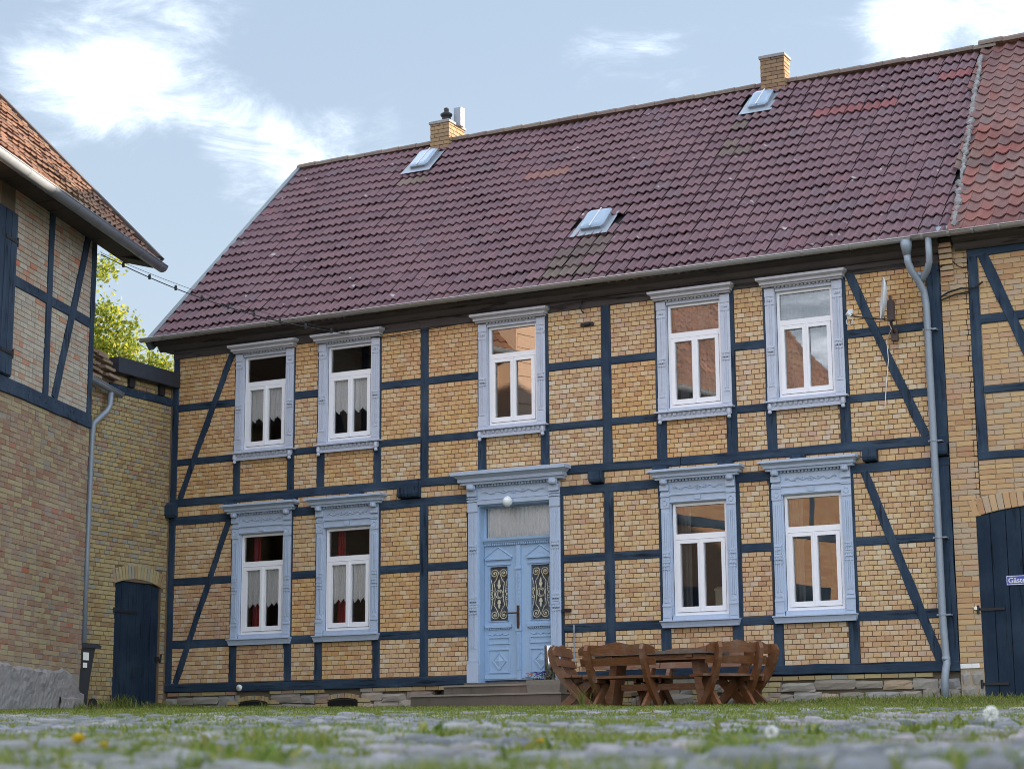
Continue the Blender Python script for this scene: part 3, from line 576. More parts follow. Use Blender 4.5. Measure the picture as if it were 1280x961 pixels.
def leaf(x0, x1, mir):
    y = .15; xm = (x0+x1)/2; b = MB(); g0, g1 = (6.37, 6.70) if not mir else (7.12, 7.45); gm = (g0+g1)/2
    b.box(x0, g0, y, y+.05, 1.25, 3.40).box(g1, x1, y, y+.05, 1.25, 3.40).box(g0, g1, y, y+.05, 3.06, 3.40).box(g0, g1, y, y+.05, 1.25, 2.19)
    b.box(g0-.05, g1+.05, y-.02, y, 3.085, 3.115).box(g0-.07, g1+.07, y-.035, y, 3.17, 3.20)
    b.prism([(gm-.23, 3.20), (gm+.23, 3.20), (gm, 3.36)], y-.02, y); 
    for s in (-1, 1): b.tube([(gm+s*.25, y-.02, 3.205), (gm, y-.02, 3.375)], .014, 4)
    for (a, c) in ((g0-.012, g0), (g1, g1+.012)): b.box(a, c, y-.014, y, 2.18, 3.07)
    b.box(g0-.012, g1+.012, y-.014, y, 2.178, 2.19).box(g0-.07, g1+.07, y-.04, y, 2.08, 2.13); dentils(b, gm, .2, 2.055, 2.08, y-.026, y, 12)
    p = [(gm-.18+.36*i/30, y-.006, 1.985-.022*abs(math.sin(i/30*3*math.pi))) for i in range(31)]; b.tube(p, .007, 4)
    for (z0, z1) in ((1.82, 1.93), (1.36, 1.74)):
        for q in ((g0-.03, g1+.03, z0, z0+.016), (g0-.03, g1+.03, z1-.016, z1), (g0-.03, g0-.014, z0+.016, z1-.016), (g1+.014, g1+.03, z0+.016, z1-.016)): b.box(q[0], q[1], y-.016, y, q[2], q[3])
    b.loft([[(gm+d*k, y-pr, 1.55), (gm, y-pr, 1.55+.15*k*1.0), (gm-d*k, y-pr, 1.55), (gm, y-pr, 1.55-.15*k)] for d, k, pr in ((.13, 1, 0), (.13, 1, .016), (.13, .8, .016), (.13, .74, .006), (.13, .1, .022))])
    b.box(x0, x1, y-.012, y, 1.27, 1.33)
    lf = b.build('door_leaf', M['door'], dr)
    MB().add([(g0, y+.035, 2.19), (g1, y+.035, 2.19), (g1, y+.035, 3.06), (g0, y+.035, 3.06)], [(0, 1, 2, 3)]).build('door_pane', M['glass'], dr)
    gr = MB(); yy = y+.005
    def spiral(cx, cz, r, a0, turns, sg, rad=.0065):
        gr.tube([(cx+r*(1-.78*t)*math.cos(a0+sg*turns*2*math.pi*t), yy, cz+r*(1-.78*t)*math.sin(a0+sg*turns*2*math.pi*t)) for t in np.linspace(0, 1, 26)], rad, 4)
    for s in (-1, 1):
        spiral(gm+s*.082, 2.95, .070, math.pi/2*0+(math.pi if s > 0 else 0), 1.6, -s); spiral(gm+s*.082, 2.29, .072, (math.pi if s > 0 else 0), 1.6, s)
        gr.tube([(gm+s*x, yy, z) for x, z in ((.012, 2.95), (.05, 2.86), (.095, 2.80), (.075, 2.70), (.085, 2.62), (.075, 2.54), (.095, 2.44), (.05, 2.38), (.012, 2.29))], .0065, 4)
        gr.tube([(gm+s*x, yy, z) for x, z in ((.15, 2.86), (.125, 2.76), (.115, 2.66), (.14, 2.60), (.155, 2.62))], .006, 4); gr.tube([(gm+s*x, yy, z) for x, z in ((.15, 2.38), (.125, 2.48), (.115, 2.56), (.14, 2.64), (.155, 2.62))], .006, 4)
        spiral(gm+s*.135, 2.68, .030, 0, 1, s, .005); spiral(gm+s*.135, 2.55, .030, 0, 1, -s, .005)
        gr.lathe((gm+s*.082, yy-.004, 2.95), [(.012, -.012), (.014, 0), (.012, .012)], 6).lathe((gm+s*.082, yy-.004, 2.29), [(.012, -.012), (.014, 0), (.012, .012)], 6)
    gr.tube([(gm+.068*math.cos(a), yy, 2.62+.068*math.sin(a)) for a in np.linspace(0, 2*math.pi, 19)], .007, 4)
    gr.tube([(gm+.03*math.cos(a), yy, 2.62+.05*math.sin(a)) for a in np.linspace(.4, 5.2, 12)], .007, 4)
    for z, k in ((2.78, 1), (2.46, -1)): gr.prism([(gm-.012, z-.07*k), (gm+.012, z-.07*k), (gm+.035, z-.01*k), (gm+.012, z), (gm+.02, z+.03*k), (gm, z+.08*k), (gm-.02, z+.03*k), (gm-.012, z), (gm-.035, z-.01*k)], yy-.006, yy+.006)
    gr.build('door_grille', M['cream'], lf if False else dr)
    br = MB()
    for s in (-1, 1):
        br.prism([(gm+s*.082+.062*math.cos(a)*(1 if a < 9 else 1), 2.95+.062*math.sin(a)) for a in np.linspace(-2.2, 1.0 if s > 0 else .9, 10)], yy+.012, yy+.018)
    br.build('gilded_scroll', M['brass'], dr)
leaf(6.275, 6.865, False); leaf(6.94, 7.535, True)
a_ = MB().box(6.862, 6.945, .115, .20, 1.25, 3.39).box(6.85, 6.957, .10, .115, 2.02, 2.10).box(6.85, 6.957, .10, .115, 3.0, 3.04)
for i in range(11): a_.add([(6.872, .113, 2.32+i*.062), (6.903, .105, 2.29+i*.062), (6.935, .113, 2.32+i*.062), (6.935, .113, 2.345+i*.062), (6.903, .105, 2.315+i*.062), (6.872, .113, 2.345+i*.062)], [(0, 1, 4, 5), (1, 2, 3, 4)])
for q in (6.875, 6.903, 6.93): a_.box(q-.005, q+.005, .106, .115, 1.40, 1.98)
a_.build('door_astragal', M['door'], dr)
MB().box(6.885, 6.925, .085, .105, 2.06, 2.42).tube([(6.905, .09, 2.30), (6.905, .03, 2.30), (6.76, .03, 2.30)], .014, 6).tube([(6.74, .03, 2.28), (6.74, .03, 2.32)], .016, 6).build('door_handle', M['bronze'], dr)
# ---- steps
M['nosing'] = mbrick('step_edge_highlight', [(0, (.22, .20, .17)), (1, (.25, .23, .20))], dirtamt=.5, dirt=(.12, .11, .09), ds=6)  # added thin nosing; its paler colour paints the highlight along each step
for (x0, x1, y0, y1, z0, z1) in ((5.80, 7.42, -.36, .30, 1.0, 1.165), (5.40, 8.05, -.72, .02, .6, 1.01)):
    sp_ = MB().box(x0, x1, y0, y1, z0, z1-.028).build('door_step', M['step'], house); MB().box(x0-.012, x1+.012, y0-.022, y1, z1-.028, z1).build('step_edge', M['nosing'], sp_)
MB().box(6.02, 7.80, -.10, .29, 1.165, 1.205).build('door_threshold', M['step'], house)
# ---- plinth of rubble
pl = MB().box(0.02, 5.40, .05, .3, .4, 1.19).box(8.0, 13.98, .05, .3, .4, 1.19).box(5.3, 8.1, .06, .3, .4, 1.0).build('plinth', M['barn_dark_mortar'], house)
def stone_t(seed, rough=.10, rec=.22):
    rs = np.random.default_rng(seed); nx_, nz_ = 5, 4; v, f = [], []
    for iz in range(nz_):
        for ix in range(nx_):
            e_ = ix in (0, nx_-1) or iz in (0, nz_-1)
            v.append((-.5+ix/(nx_-1)+rs.uniform(-.05, .05), -.5+(rec if e_ else 0)+rs.uniform(-rough, rough), -.5+iz/(nz_-1)+rs.uniform(-.07, .07)*(1 if e_ else .5)))
    for iz in range(nz_-1):
        for ix in range(nx_-1): a = iz*nx_+ix; f.append((a, a+1, a+1+nx_, a+nx_))
    rim = [ix for ix in range(nx_)]+[nx_*k+nx_-1 for k in range(1, nz_)]+[nx_*(nz_-1)+ix for ix in range(nx_-2, -1, -1)]+[nx_*k for k in range(nz_-2, 0, -1)]
    o = len(v); v += [(v[q][0], .5, v[q][2]) for q in rim]
    for k in range(len(rim)): a, b = k, (k+1) % len(rim); f.append((rim[b], rim[a], o+a, o+b))
    return v, f
gaps = [(1.57, 2.15), (3.38, 3.95), (5.38, 8.06)]
sm = {0: [], 1: [], 2: []}
for r, (z0, z1) in enumerate(((.62, .78), (.78, .95), (.95, 1.11))):
    x = 0.0
    while x < 13.95:
        L = random.uniform(.22, .62); h0, h1 = z0+random.uniform(-.02, .02), z1+random.uniform(-.03, .02)
        if x+L > 13.95: L = 13.97-x
        for g in gaps:
            if x < g[1] and x+L > g[0] and (z1 > .84): L = g[0]-x if x < g[0]-.06 else -1
        if L < .06: x += .08; continue
        A = np.eye(4); A[0, 0], A[1, 1], A[2, 2] = L-.012, .09, h1-h0-.008; A[:3, 3] = (x+L/2, .05+random.uniform(-.012, .012), (h0+h1)/2); sm[random.randrange(3)].append(A); x += L
for k_ in sm: scatter('plinth_stone', stone_t(k_+11), sm[k_], M['stone'], pl, 120)
lb = lay(FA, [(0.05, 1.5, 1.115, 1.185), (2.2, 3.3, 1.115, 1.185), (4.0, 5.75, 1.11, 1.185), (8.1, 13.6, 1.115, 1.185), (8.1, 8.9, .7, 1.0), (9.9, 10.3, .65, 1.1), (11.0, 11.3, .65, 1.1)], .075, .25, y0=.005)
for g in gaps[:2]: lb += lay(FA, [(g[0]-.26, g[0], .8, 1.02), (g[1], g[1]+.26, .8, 1.02)], .075, .26, y0=.012)+arc_bricks(FA, (g[0]+g[1])/2, .99, .29, .035, 9, .075, y0=.01)
scatter('plinth_brick', BRICK, lb, M['link_brick'], pl, 150)
for g in gaps[:2]: MB().prism(arch_poly(g[0], g[1], .6, .965, .035, 8), -.004, .045).build('cellar_opening', M['void'], pl)  # solid near-black fill: the shade inside the opening is put into the colour
MB().lathe((0, 0, 0), [(.0, -.03), (.055, -.028), (.055, .0), (.0, .02)], 14).build('wall_cap', M['white'], house, frame((1.61, -.03, 1.235), (1, 0, 0), (0, 0, 1))@np.diag([1, 1, 1, 1.]) if False else np.array([[1, 0, 0, 1.61], [0, 0, 1, -.03], [0, 1, 0, 1.235], [0, 0, 0, 1.]]), True)

# ---- roof
PA = math.atan2(4.67, 4.86); RS, RC = math.sin(PA), math.cos(PA)
def roof_frame(ridge, ex, es_h, pitch):
    """local x along ridge, y down the slope, z out of the roof"""
    ex = np.array(ex, float); es = np.array(es_h, float)*math.cos(pitch)-np.array([0, 0, math.sin(pitch)]); A = np.eye(4)
    A[:3, 0] = ex; A[:3, 1] = es; A[:3, 2] = np.cross(ex, es); A[:3, 3] = ridge; return A
# x right, slope down to the viewer -> normal = ex x es points down/in; flip by building with z negative
def RF(ridge, ex, es_h, pitch):
    A = roof_frame(ridge, ex, es_h, pitch); A[:3, 2] = -A[:3, 2] if A[2, 2] < 0 else A[:3, 2]; return A
HR = RF((0, 4.55, 12.02), (1, 0, 0), (0, -1, 0), PA); SL = 6.62
rf = MB().add([(-.40, 0, -.02), (14.3, 0, -.02), (14.3, SL-.05, -.02), (-.40, SL-.05, -.02), (-.40, 0, -.12), (14.3, 0, -.12), (14.3, SL-.05, -.12), (-.40, SL-.05, -.12)],
              [(0, 1, 2, 3), (4, 7, 6, 5), (0, 4, 5, 1), (1, 5, 6, 2), (2, 6, 7, 3), (3, 7, 4, 0)])
rf = rf.build('roof', M['iron'], house, HR)
MB().add([(-.40, 4.56, 12.0), (14.3, 4.56, 12.0), (14.3, 9.7, 7.1), (-.40, 9.7, 7.1)], [(0, 1, 2, 3)]).build('rear_roof', M['tile'], rf)
def tile_t(wd, L, hf, n, lift=.044, th=.020):
    v, f = [], []
    for s, o in ((0, 0.), (L+.03, lift), (L+.03, lift-th)):
        for i in range(n): x = wd*i/(n-1); v.append((x-.004 if i else x, s, hf(x/wd)+o))
    for r in range(2):
        for i in range(n-1): a = r*n+i; f.append((a, a+1, a+1+n, a+n))
    f.append((0, n, 2*n, 2*n)) if False else None
    return v, f
frank = lambda t: .042*(.5-.5*math.cos(4*math.pi*t))**1.25
pant = lambda t: .055*(.5+.5*math.cos(2*math.pi*(t*.92+.02)))**1.1*(1 if t < .5 else 1.)
def tiles(F, x0, x1, slope, wd, ex, jit, keep=lambda x, s: True, start=0.):
    out = []; n = int(round((slope-start)/ex)); ex2 = (slope-start)/n
    for r in range(n):
        for c_ in range(int((x1-x0)/wd)+1):
            x, s = x0+c_*wd, start+r*ex2
            if not keep(x, s): continue
            A = np.eye(4); a = random.uniform(-1, 1)*jit; A[0, 0] = A[1, 1] = math.cos(a); A[0, 1] = -math.sin(a); A[1, 0] = math.sin(a)
            A[:3, 3] = (x+random.uniform(-1, 1)*.004, s+random.uniform(-1, 1)*.007, random.uniform(-.004, .006)+.02*math.sin(x*.85+s*.4)+.012*math.sin(x*2.1-s*1.3)); A[2, 1] = random.uniform(-.014, .02); out.append(F@A)
    return out
SKL = [(2.61, 3.20, .38, 1.30), (7.55, 8.18, 4.20, 5.05), (9.60, 10.16, .36, 1.20)]
edge = lambda s: 13.76+.074*s
def keep(x, s): return x+.10 < edge(s) and not any(a < x+.15 < b and c < s+.17 < d-.32 for a, b, c, d in SKL)
T = tiles(HR, -.38, 14.2, SL, .30, .336, .006, keep, .02)
def isred(A):
    q = np.linalg.inv(HR)@A[:, 3]; return (10.9 < q[0] < 12.3 and 1.25 < q[1] < 1.45) or (12.9 < q[0] < 13.5 and .6 < q[1] < .8) or (5.6 < q[0] < 6.3 and 1.9 < q[1] < 2.1)
def isgreen(A):
    q = np.linalg.inv(HR)@A[:, 3]; return (7.2 < q[0]+(q[1]-5)*.0 < 8.1 and 4.9 < q[1] < 6.2 and random.random() < .85) or (9.4 < q[0] < 10.0 and 1.2 < q[1] < 2.5 and random.random() < .6) or (2.4 < q[0] < 3.2 and 1.2 < q[1] < 1.6)
red = [a for a in T if isred(a)]; grn = [a for a in T if not isred(a) and isgreen(a)]; ids = {id(a) for a in red+grn}
T = [a for a in T if id(a) not in ids]
TT = tile_t(.294, .336, frank, 17)
scatter('roof_tile', TT, T, M['tile'], rf, 270); scatter('roof_tile', TT, red, M['red_tile'], rf, 20); scatter('roof_tile', TT, grn, M['green_tile'], rf, 20)
# ridge caps
def ridge_caps(F_o, x0, x1, L, r, m, parent, ex=(1, 0, 0)):
    v, f = [], []; n = 7
    for x, rr in ((0, r), (L+.04, r*1.12), (L+.04, r*.95)):
        for j in range(n): a = -.15+(math.pi+.3)*j/(n-1); v.append((x, rr*math.cos(a), rr*math.sin(a)*.75))
    for k in range(2):
        for j in range(n-1): a = k*n+j; f.append((a, a+1, a+1+n, a+n))
    out = []; e = np.array(ex, float)
    for i in range(int((x1-x0)/L)):
        A = np.eye(4); A[:3, 0] = e; A[:3, 1] = (-e[1], e[0], 0); A[:3, 3] = np.array(F_o)+e*(x0+i*L)+np.array([0, 0, random.uniform(-.006, .006)]); A[2, 0] = random.uniform(-.01, .01); out.append(A)
    scatter('ridge_tile', (v, f), out, m, parent, 60)
ridge_caps((0, 4.55, 12.04), -.42, 14.0, .40, .12, M['ridge'], rf)
MB().add([(-.47, -.05, -.14), (-.36, -.05, -.14), (-.36, SL+.02, -.14), (-.47, SL+.02, -.14), (-.47, -.05, .07), (-.36, -.05, .07), (-.36, SL+.02, .07), (-.47, SL+.02, .07)],
         [(0, 1, 2, 3), (4, 7, 6, 5), (0, 4, 5, 1), (1, 5, 6, 2), (2, 6, 7, 3), (3, 7, 4, 0)]).build('verge_board', mpaint('verge_grey', (.13, .16, .18), (.2, .22, .24), .3, .6), rf, HR)
p = [(edge(s)+.03+random.uniform(-.02, .02), s, .085+random.uniform(-.01, .015)) for s in np.linspace(.4, SL-.2, 130)]
MB().tube(p, [.042+random.uniform(-.026, .024) for _ in p], 7).build('mortar_verge', M['cement'], rf, HR)
MB().add([(13.95, SL-.33, .06), (14.45, SL-.33, .075), (14.42, SL, .05), (13.85, SL+.02, .03)], [(0, 1, 2, 3)]).build('flashing', M['zinc'], rf, HR)
for (x0, x1, s0, s1) in SKL:
    xm, hw = (x0+x1)/2, (x1-x0)/2; L = (s1-s0)
    fl = MB().add([(x0-.01, s0, .045), (x1+.01, s0, .045), (x1+.03, s1-.04, .085), (x0-.03, s1-.04, .085)], [(0, 1, 2, 3)])
    rings = []
    for z, k in ((.03, 1.), (.105, .98), (.115, 1.02), (.13, 1.02)): rings.append([(xm+(hw-.09)*k*c, (s0+s1-.2)/2+(L/2-.12)*k*d, z) for c, d in ((-1, -.8), (-.8, -1), (.8, -1), (1, -.8), (1, .8), (.8, 1), (-.8, 1), (-1, .8))])
    fl.loft(rings); sk = fl.build('rooflight', M['zinc'], house, HR)
    rings = []
    for z, k in ((.131, .98), (.15, .9), (.157, .7)): rings.append([(xm+(hw-.09)*k*c, (s0+s1-.2)/2+(L/2-.12)*k*d, z) for c, d in ((-1, -.8), (-.8, -1), (.8, -1), (1, -.8), (1, .8), (.8, 1), (-.8, 1), (-1, .8))])
    MB().loft(rings).build('rooflight_dome', M['sky_dome'], sk, HR)
    MB().tube([(xm+.02, s0+.02, .160), (xm-.01, s1-.22, .160)], .012, 5).build('rooflight_bar', M['dish'], sk, HR)
# chimneys
def chimney(x0, x1, y0, y1, z0, z1, pots):
    ch = MB().box(x0+.012, x1-.012, y0+.012, y1-.012, z0, z1-.02).build('chimney', M['mortar'], house)
    fr = frame((0, y0, 0), (1, 0, 0), (0, 1, 0)); sd = frame((x1, 0, 0), (0, 1, 0), (-1, 0, 0)); ls = frame((x0, 0, 0), (0, -1, 0), (1, 0, 0))
    bs = lay(fr, [(x0, x1, z0, z1)], .078, .22)+lay(sd, [(y0, y1, z0, z1)], .078, .22)+lay(ls, [(-y1, -y0, z0, z1)], .078, .22)
    scatter('chimney_brick', BRICK, bs, M['chimney_brick'], ch, 60)
    MB().mould((x0+x1)/2, [(z1-.03, (x1-x0)/2+.02, y0-.02), (z1+.02, (x1-x0)/2+.02, y0-.02), (z1+.06, (x1-x0)/2-.05, y0+.06)], y1+.02).build('chimney_cap', M['cement'], ch)
    return ch
c1 = chimney(2.84, 3.27, 4.30, 4.95, 11.7, 12.42, 1); chimney(9.78, 10.24, 4.30, 4.62, 11.7, 12.53, 0)
MB().lathe((3.07, 4.55, 12.44), [(.10, 0), (.095, .10), (.085, .14), (.10, .15), (.12, .18), (.12, .21), (.07, .24), (.05, .26), (.05, .33), (.03, .34)], 12).build('chimney_pot', M['iron'], c1, None, True)
MB().box(3.20, 3.36, 4.62, 4.78, 12.40, 12.78).build('chimney_flue', M['zinc'], c1)
# gutter and pipes
def half_gutter(p0, p1, r, m, parent, name, joints=()):
    p0, p1 = np.array(p0, float), np.array(p1, float); d = (p1-p0)/np.linalg.norm(p1-p0); e = np.array([d[1], -d[0], 0]); n = 10; rings = []
    for t in (0, .33, .66, 1):
        c = p0+(p1-p0)*t; ring = []
        for j in range(n+1): a = math.pi*j/n; ring.append(tuple(c+e*r*math.cos(a)-np.array([0, 0, 1])*r*math.sin(a)))
        for j in range(n, -1, -1): a = math.pi*j/n; ring.append(tuple(c+e*(r-.008)*math.cos(a)-np.array([0, 0, 1])*(r-.008)*math.sin(a)))
        rings.append(ring)
    b = MB().loft(rings)
    b.tube([p0+e*r, p1+e*r], .011, 6)
    o = b.build(name, m, parent, None, True); L = np.linalg.norm(p1-p0)
    for q in joints:
        c = p0+d*q
        MB().loft([[tuple(c+d*k+e*(r+.006)*math.cos(math.pi*j/n)-np.array([0, 0, 1])*(r+.006)*math.sin(math.pi*j/n)) for j in range(n+1)] for k in (-.02, .02)], False).build('gutter_bracket', m, o)
    for c, s in ((p0, -1), (p1, 1)):
        MB().add([tuple(c)]+[tuple(c+e*r*math.cos(math.pi*j/n)-np.array([0, 0, 1])*r*math.sin(math.pi*j/n)) for j in range(n+1)], [(0, j+1, j+2) for j in range(n)]).build('gutter_end', m, o)
    return o
half_gutter((-.48, -.37, 7.475), (13.68, -.37, 7.475), .062, M['gutter'], house, 'gutter', [.75*i+.5 for i in range(18)])
pipe = MB()
pipe.tube([(13.60, -.36, 7.44), (13.60, -.36, 7.36), (13.60, -.35, 7.22)], [.085, .085, .056], 12)
pipe.tube([(13.60, -.35, 7.25), (13.61, -.34, 7.12), (13.64, -.30, 7.0), (13.71, -.22, 6.86), (13.77, -.14, 6.70), (13.79, -.12, 6.5), (13.80, -.12, 4.0), (13.80, -.12, 1.95), (13.82, -.12, 1.40), (13.83, -.13, 1.30), (13.82, -.18, 1.18), (13.81, -.2, 1.08), (13.80, -.2, .66)], .054, 12)
pipe.tube([(13.93, -.36, 7.44), (13.93, -.35, 7.20), (13.92, -.33, 7.08), (13.87, -.28, 6.97), (13.79, -.20, 6.90), (13.74, -.17, 6.84)], .05, 12)
for z in (6.94, 1.36): pipe.tube([(13.80+.02*(z < 2)-.08*(z > 2), -.12-.08*(z > 2), z-.03), (13.80+.02*(z < 2)-.06*(z > 2), -.12-.07*(z > 2), z+.03)], .061, 12)
pipe = pipe.build('downpipe', M['zinc'], house, None, True)
for z in (6.13, 4.48, 3.08, 1.98): MB().tube([(13.80, -.12, z-.012), (13.80, -.12, z+.012)], .063, 12).box(13.86, 13.92, -.13, -.01, z-.01, z+.01).box(13.72, 13.75, -.13, -.11, z-.012, z+.012).build('pipe_clip', M['zinc'], pipe)
# wires and hooks along the eaves
wv = []
for (x0, z0, x1, z1, sag) in ((3.85, 7.12, 5.20, 7.08, .05), (5.20, 7.08, 8.2, 7.24, .02), (8.2, 7.24, 13.7, 7.18, .03), (13.95, 7.0, 14.2, 7.12, -.03), (14.2, 7.12, 14.42, 7.03, .06)):
    wv.append([(x0+(x1-x0)*t, -.06, z0+(z1-z0)*t-sag*4*t*(1-t)) for t in np.linspace(0, 1, 9)])
wb = MB()
for q in wv: wb.tube(q, .008, 5)
wb.tube([(8.20, -.05, 7.25), (8.16, -.09, 7.12), (8.22, -.08, 7.02)], .012, 5)
wb.build('eaves_wire', M['iron'], house, None, True)
MB().box(8.14, 8.36, -.03, .02, 6.82, 6.875).box(8.20, 8.30, -.06, -.03, 6.83, 6.86).build('wall_bracket', M['iron'], house)
MB().box(7.76, 7.90, -.06, .0, 2.27, 2.32).build('shutter_hook', M['iron'], house)
MB().tube([(7.98, -.09, 1.95), (7.98, -.09, .95)], .010, 6).lathe((7.98, -.09, 1.93), [(.012, 0), (.02, .05), (.015, .12), (.0, .14)], 8).build('boot_pole', M['zinc'], house)

# ------------------------------------------------------------------ annex on the right
annex = thing('annex', 'yellow brick side wing with old red pantiles and navy plank gate, adjoining the farmhouse', 'building', (16, 0, .8), world_parts=True)
aw = MB().box(13.985, 14.318, .012, .3, .5, 3.38).box(13.985, 14.40, .012, .3, 3.38, 7.45).box(14.318, 80, .012, .3, 3.5, 7.3).box(16.98, 80, .012, .3, .5, 3.7).box(14.31, 17.0, .09, .3, .5, 3.8).build('wall', M['annex_mortar'], annex)  # runs on unseen to the right, lengthened to keep the sun off the yard
pb = [(13.985, 14.32, 1.22, 3.36), (13.985, 14.395, 3.36, 4.15), (13.985, 14.395, 4.15, 7.40)]
ab = lay(FA, pb+[(14.40, 17.2, 3.66, 4.165), (14.55, 15.6, 4.28, 5.115), (14.55, 15.6, 5.235, 6.145), (14.55, 15.6, 6.285, 7.16), (17.0, 18.6, .9, 3.66)], .077, .25, mixlen=(.125, .18), jit=.003)
# keep the course above the gate arch clear
ab += arc_bricks(FA, 15.3, 3.36, .99, .12, 22, .24)
for i in range(7): ab += lay(FA, [(14.0, 14.215-.0*i, 6.83+i*.083, 6.83+i*.083+.077)], .077, .215, depth=.10, y0=-.02-.017*i)
scatter('brick', BRICK, ab, M['annex_brick'], aw, 300, 'bricks')
tm = lambda nm, p, q, wd, y=-.014: timber(nm, p, q, wd, y, annex, FA)
tm('timber_post', (14.475, 4.18), (14.475, 7.2), .14, -.016); tm('floor_beam', (14.41, 4.222), (20, 4.222), .11, -.019); tm('timber_rail', (14.54, 6.215), (20, 6.215), .13); tm('timber_rail', (14.54, 5.175), (20, 5.175), .115)
tm('timber_brace', (14.62, 7.18), (15.75, 4.27), .15, -.022); tm('timber_post', (15.66, 4.27), (15.66, 7.16), .15); tm('eaves_plate', (14.4, 7.25), (20, 7.25), .17, -.018)
MB().loft([[(x, y, z) for y, z in prof] for x in (14.24, 20)]).build('eaves_board', M['dark_timber'], annex)
st = []
for r, (z0, z1) in enumerate(((.6, .8), (.8, 1.0), (1.0, 1.2))):
    x = 13.99
    while x < 14.30:
        L = min(random.uniform(.12, .25), 14.32-x); A = np.eye(4); A[0, 0], A[1, 1], A[2, 2] = L-.01, .09, z1-z0-.01; A[:3, 3] = (x+L/2, .04, (z0+z1)/2); st.append(A); x += L
scatter('plinth_stone', stone_t(5), st, M['stone'], aw, 60)
MB().box(13.99, 14.15, -.004, .03, 1.225, 1.29).box(14.155, 14.26, -.006, .03, 1.225, 1.29).build('white_brick', M['white'], aw)
# gate
poly = arch_poly(14.31, 16.3, .78, 3.36, .12, 14)
gate = MB().prism(poly, .035, .06).build('gate', M['gate'], annex)
xs = [14.315, 14.515, 14.735, 14.945, 15.16, 15.37, 15.6, 15.82, 16.05, 16.29]
for i in range(len(xs)-1):
    x0, x1 = xs[i]+.006, xs[i+1]-.006; zt = lambda x: 3.36+.12*max(0, 1-((x-15.305)/.995)**2)
    MB().prism([(x0, .80+random.uniform(0, .02)), (x1, .80+random.uniform(0, .02)), (x1, zt(x1)-.012), ((x0+x1)/2, zt((x0+x1)/2)-.012), (x0, zt(x0)-.012)], .012+random.uniform(-.002, .004), .035).build('plank', M['gate'], gate)
for z in (2.04, 1.0): MB().box(14.27, 14.66, -.004, .010, z-.018, z+.018).tube([(14.285, -.012, z-.06), (14.285, -.012, z+.06)], .018, 6).build('hinge', M['iron'], gate)
MB().lathe((14.25, -.01, 2.06), [(.0, -.03), (.03, -.02), (.03, .02), (.0, .03)], 8).build('hinge_cap', M['white'], gate)
# annex roof
AR = RF((0, 4.55, 12.075), (1, 0, 0), (0, -1, 0), PA)
ar = MB().add([(13.9, 0, -.03), (80, 0, -.03), (80, SL-.05, -.03), (14.3, SL-.05, -.03)], [(0, 1, 2, 3)]).build('roof', M['iron'], annex, AR)
AT = tiles(AR, 13.78, 20, SL, .205, .285, .02, lambda x, s: x > edge(s)-.10, .0)
scatter('roof_tile', tile_t(.22, .285, pant, 9, .03, .022), AT, M['annex_tile'], ar, 300)
MB().add([(13.9, 4.56, 12.06), (80, 4.56, 12.06), (80, 9.7, 7.1), (13.9, 9.7, 7.1)], [(0, 1, 2, 3)]).build('rear_roof', M['annex_tile'], ar)
ridge_caps((0, 4.55, 12.10), 13.72, 20, .38, .13, M['ridge'], ar)
half_gutter((13.69, -.37, 7.485), (22, -.37, 7.485), .062, M['gutter'], annex, 'gutter', [.16, .55, .9, 1.28, 1.7])
MB().tube([(13.98, -.05, 6.60), (14.1, -.06, 6.66), (14.3, -.06, 6.70), (14.5, -.07, 6.68), (14.62, -.06, 6.76)], .014, 6).tube([(14.0, -.05, 6.56), (14.2, -.05, 6.62), (14.42, -.05, 6.64)], .012, 6).build('wall_cable', M['iron'], annex)
sg = thing('door_sign', 'small blue enamel sign with white lettering on the navy plank gate', 'sign', (14.70, .008, 2.43))
MB().box(0, .40, -.006, .004, -.068, .068).build('plate', M['sign'], sg)
bd = MB()
for q in ((0.006, .394, -.062, -.055), (0.006, .394, .055, .062), (.006, .012, -.055, .055), (.388, .394, -.055, .055)): bd.box(q[0], q[1], -.0075, -.006, q[2], q[3])
bd.build('sign_border', M['white'], sg)
fc = bpy.data.curves.new('lettering', 'FONT'); fc.body = 'G\u00e4ste'; fc.size = .105; fc.extrude = .001; fc.offset = .0012; fc.materials.append(M['white'])
ft = bpy.data.objects.new('text', fc); COL.objects.link(ft); bpy.context.view_layer.update()
lm = bpy.data.meshes.new_from_object(ft.evaluated_get(bpy.context.evaluated_depsgraph_get())); bpy.data.objects.remove(ft); lm.name = 'lettering'
fo = bpy.data.objects.new('lettering', lm); COL.objects.link(fo); fo.parent = sg; fo.location = (.026, -.009, -.036); fo.rotation_euler = (math.pi/2, 0, 0)

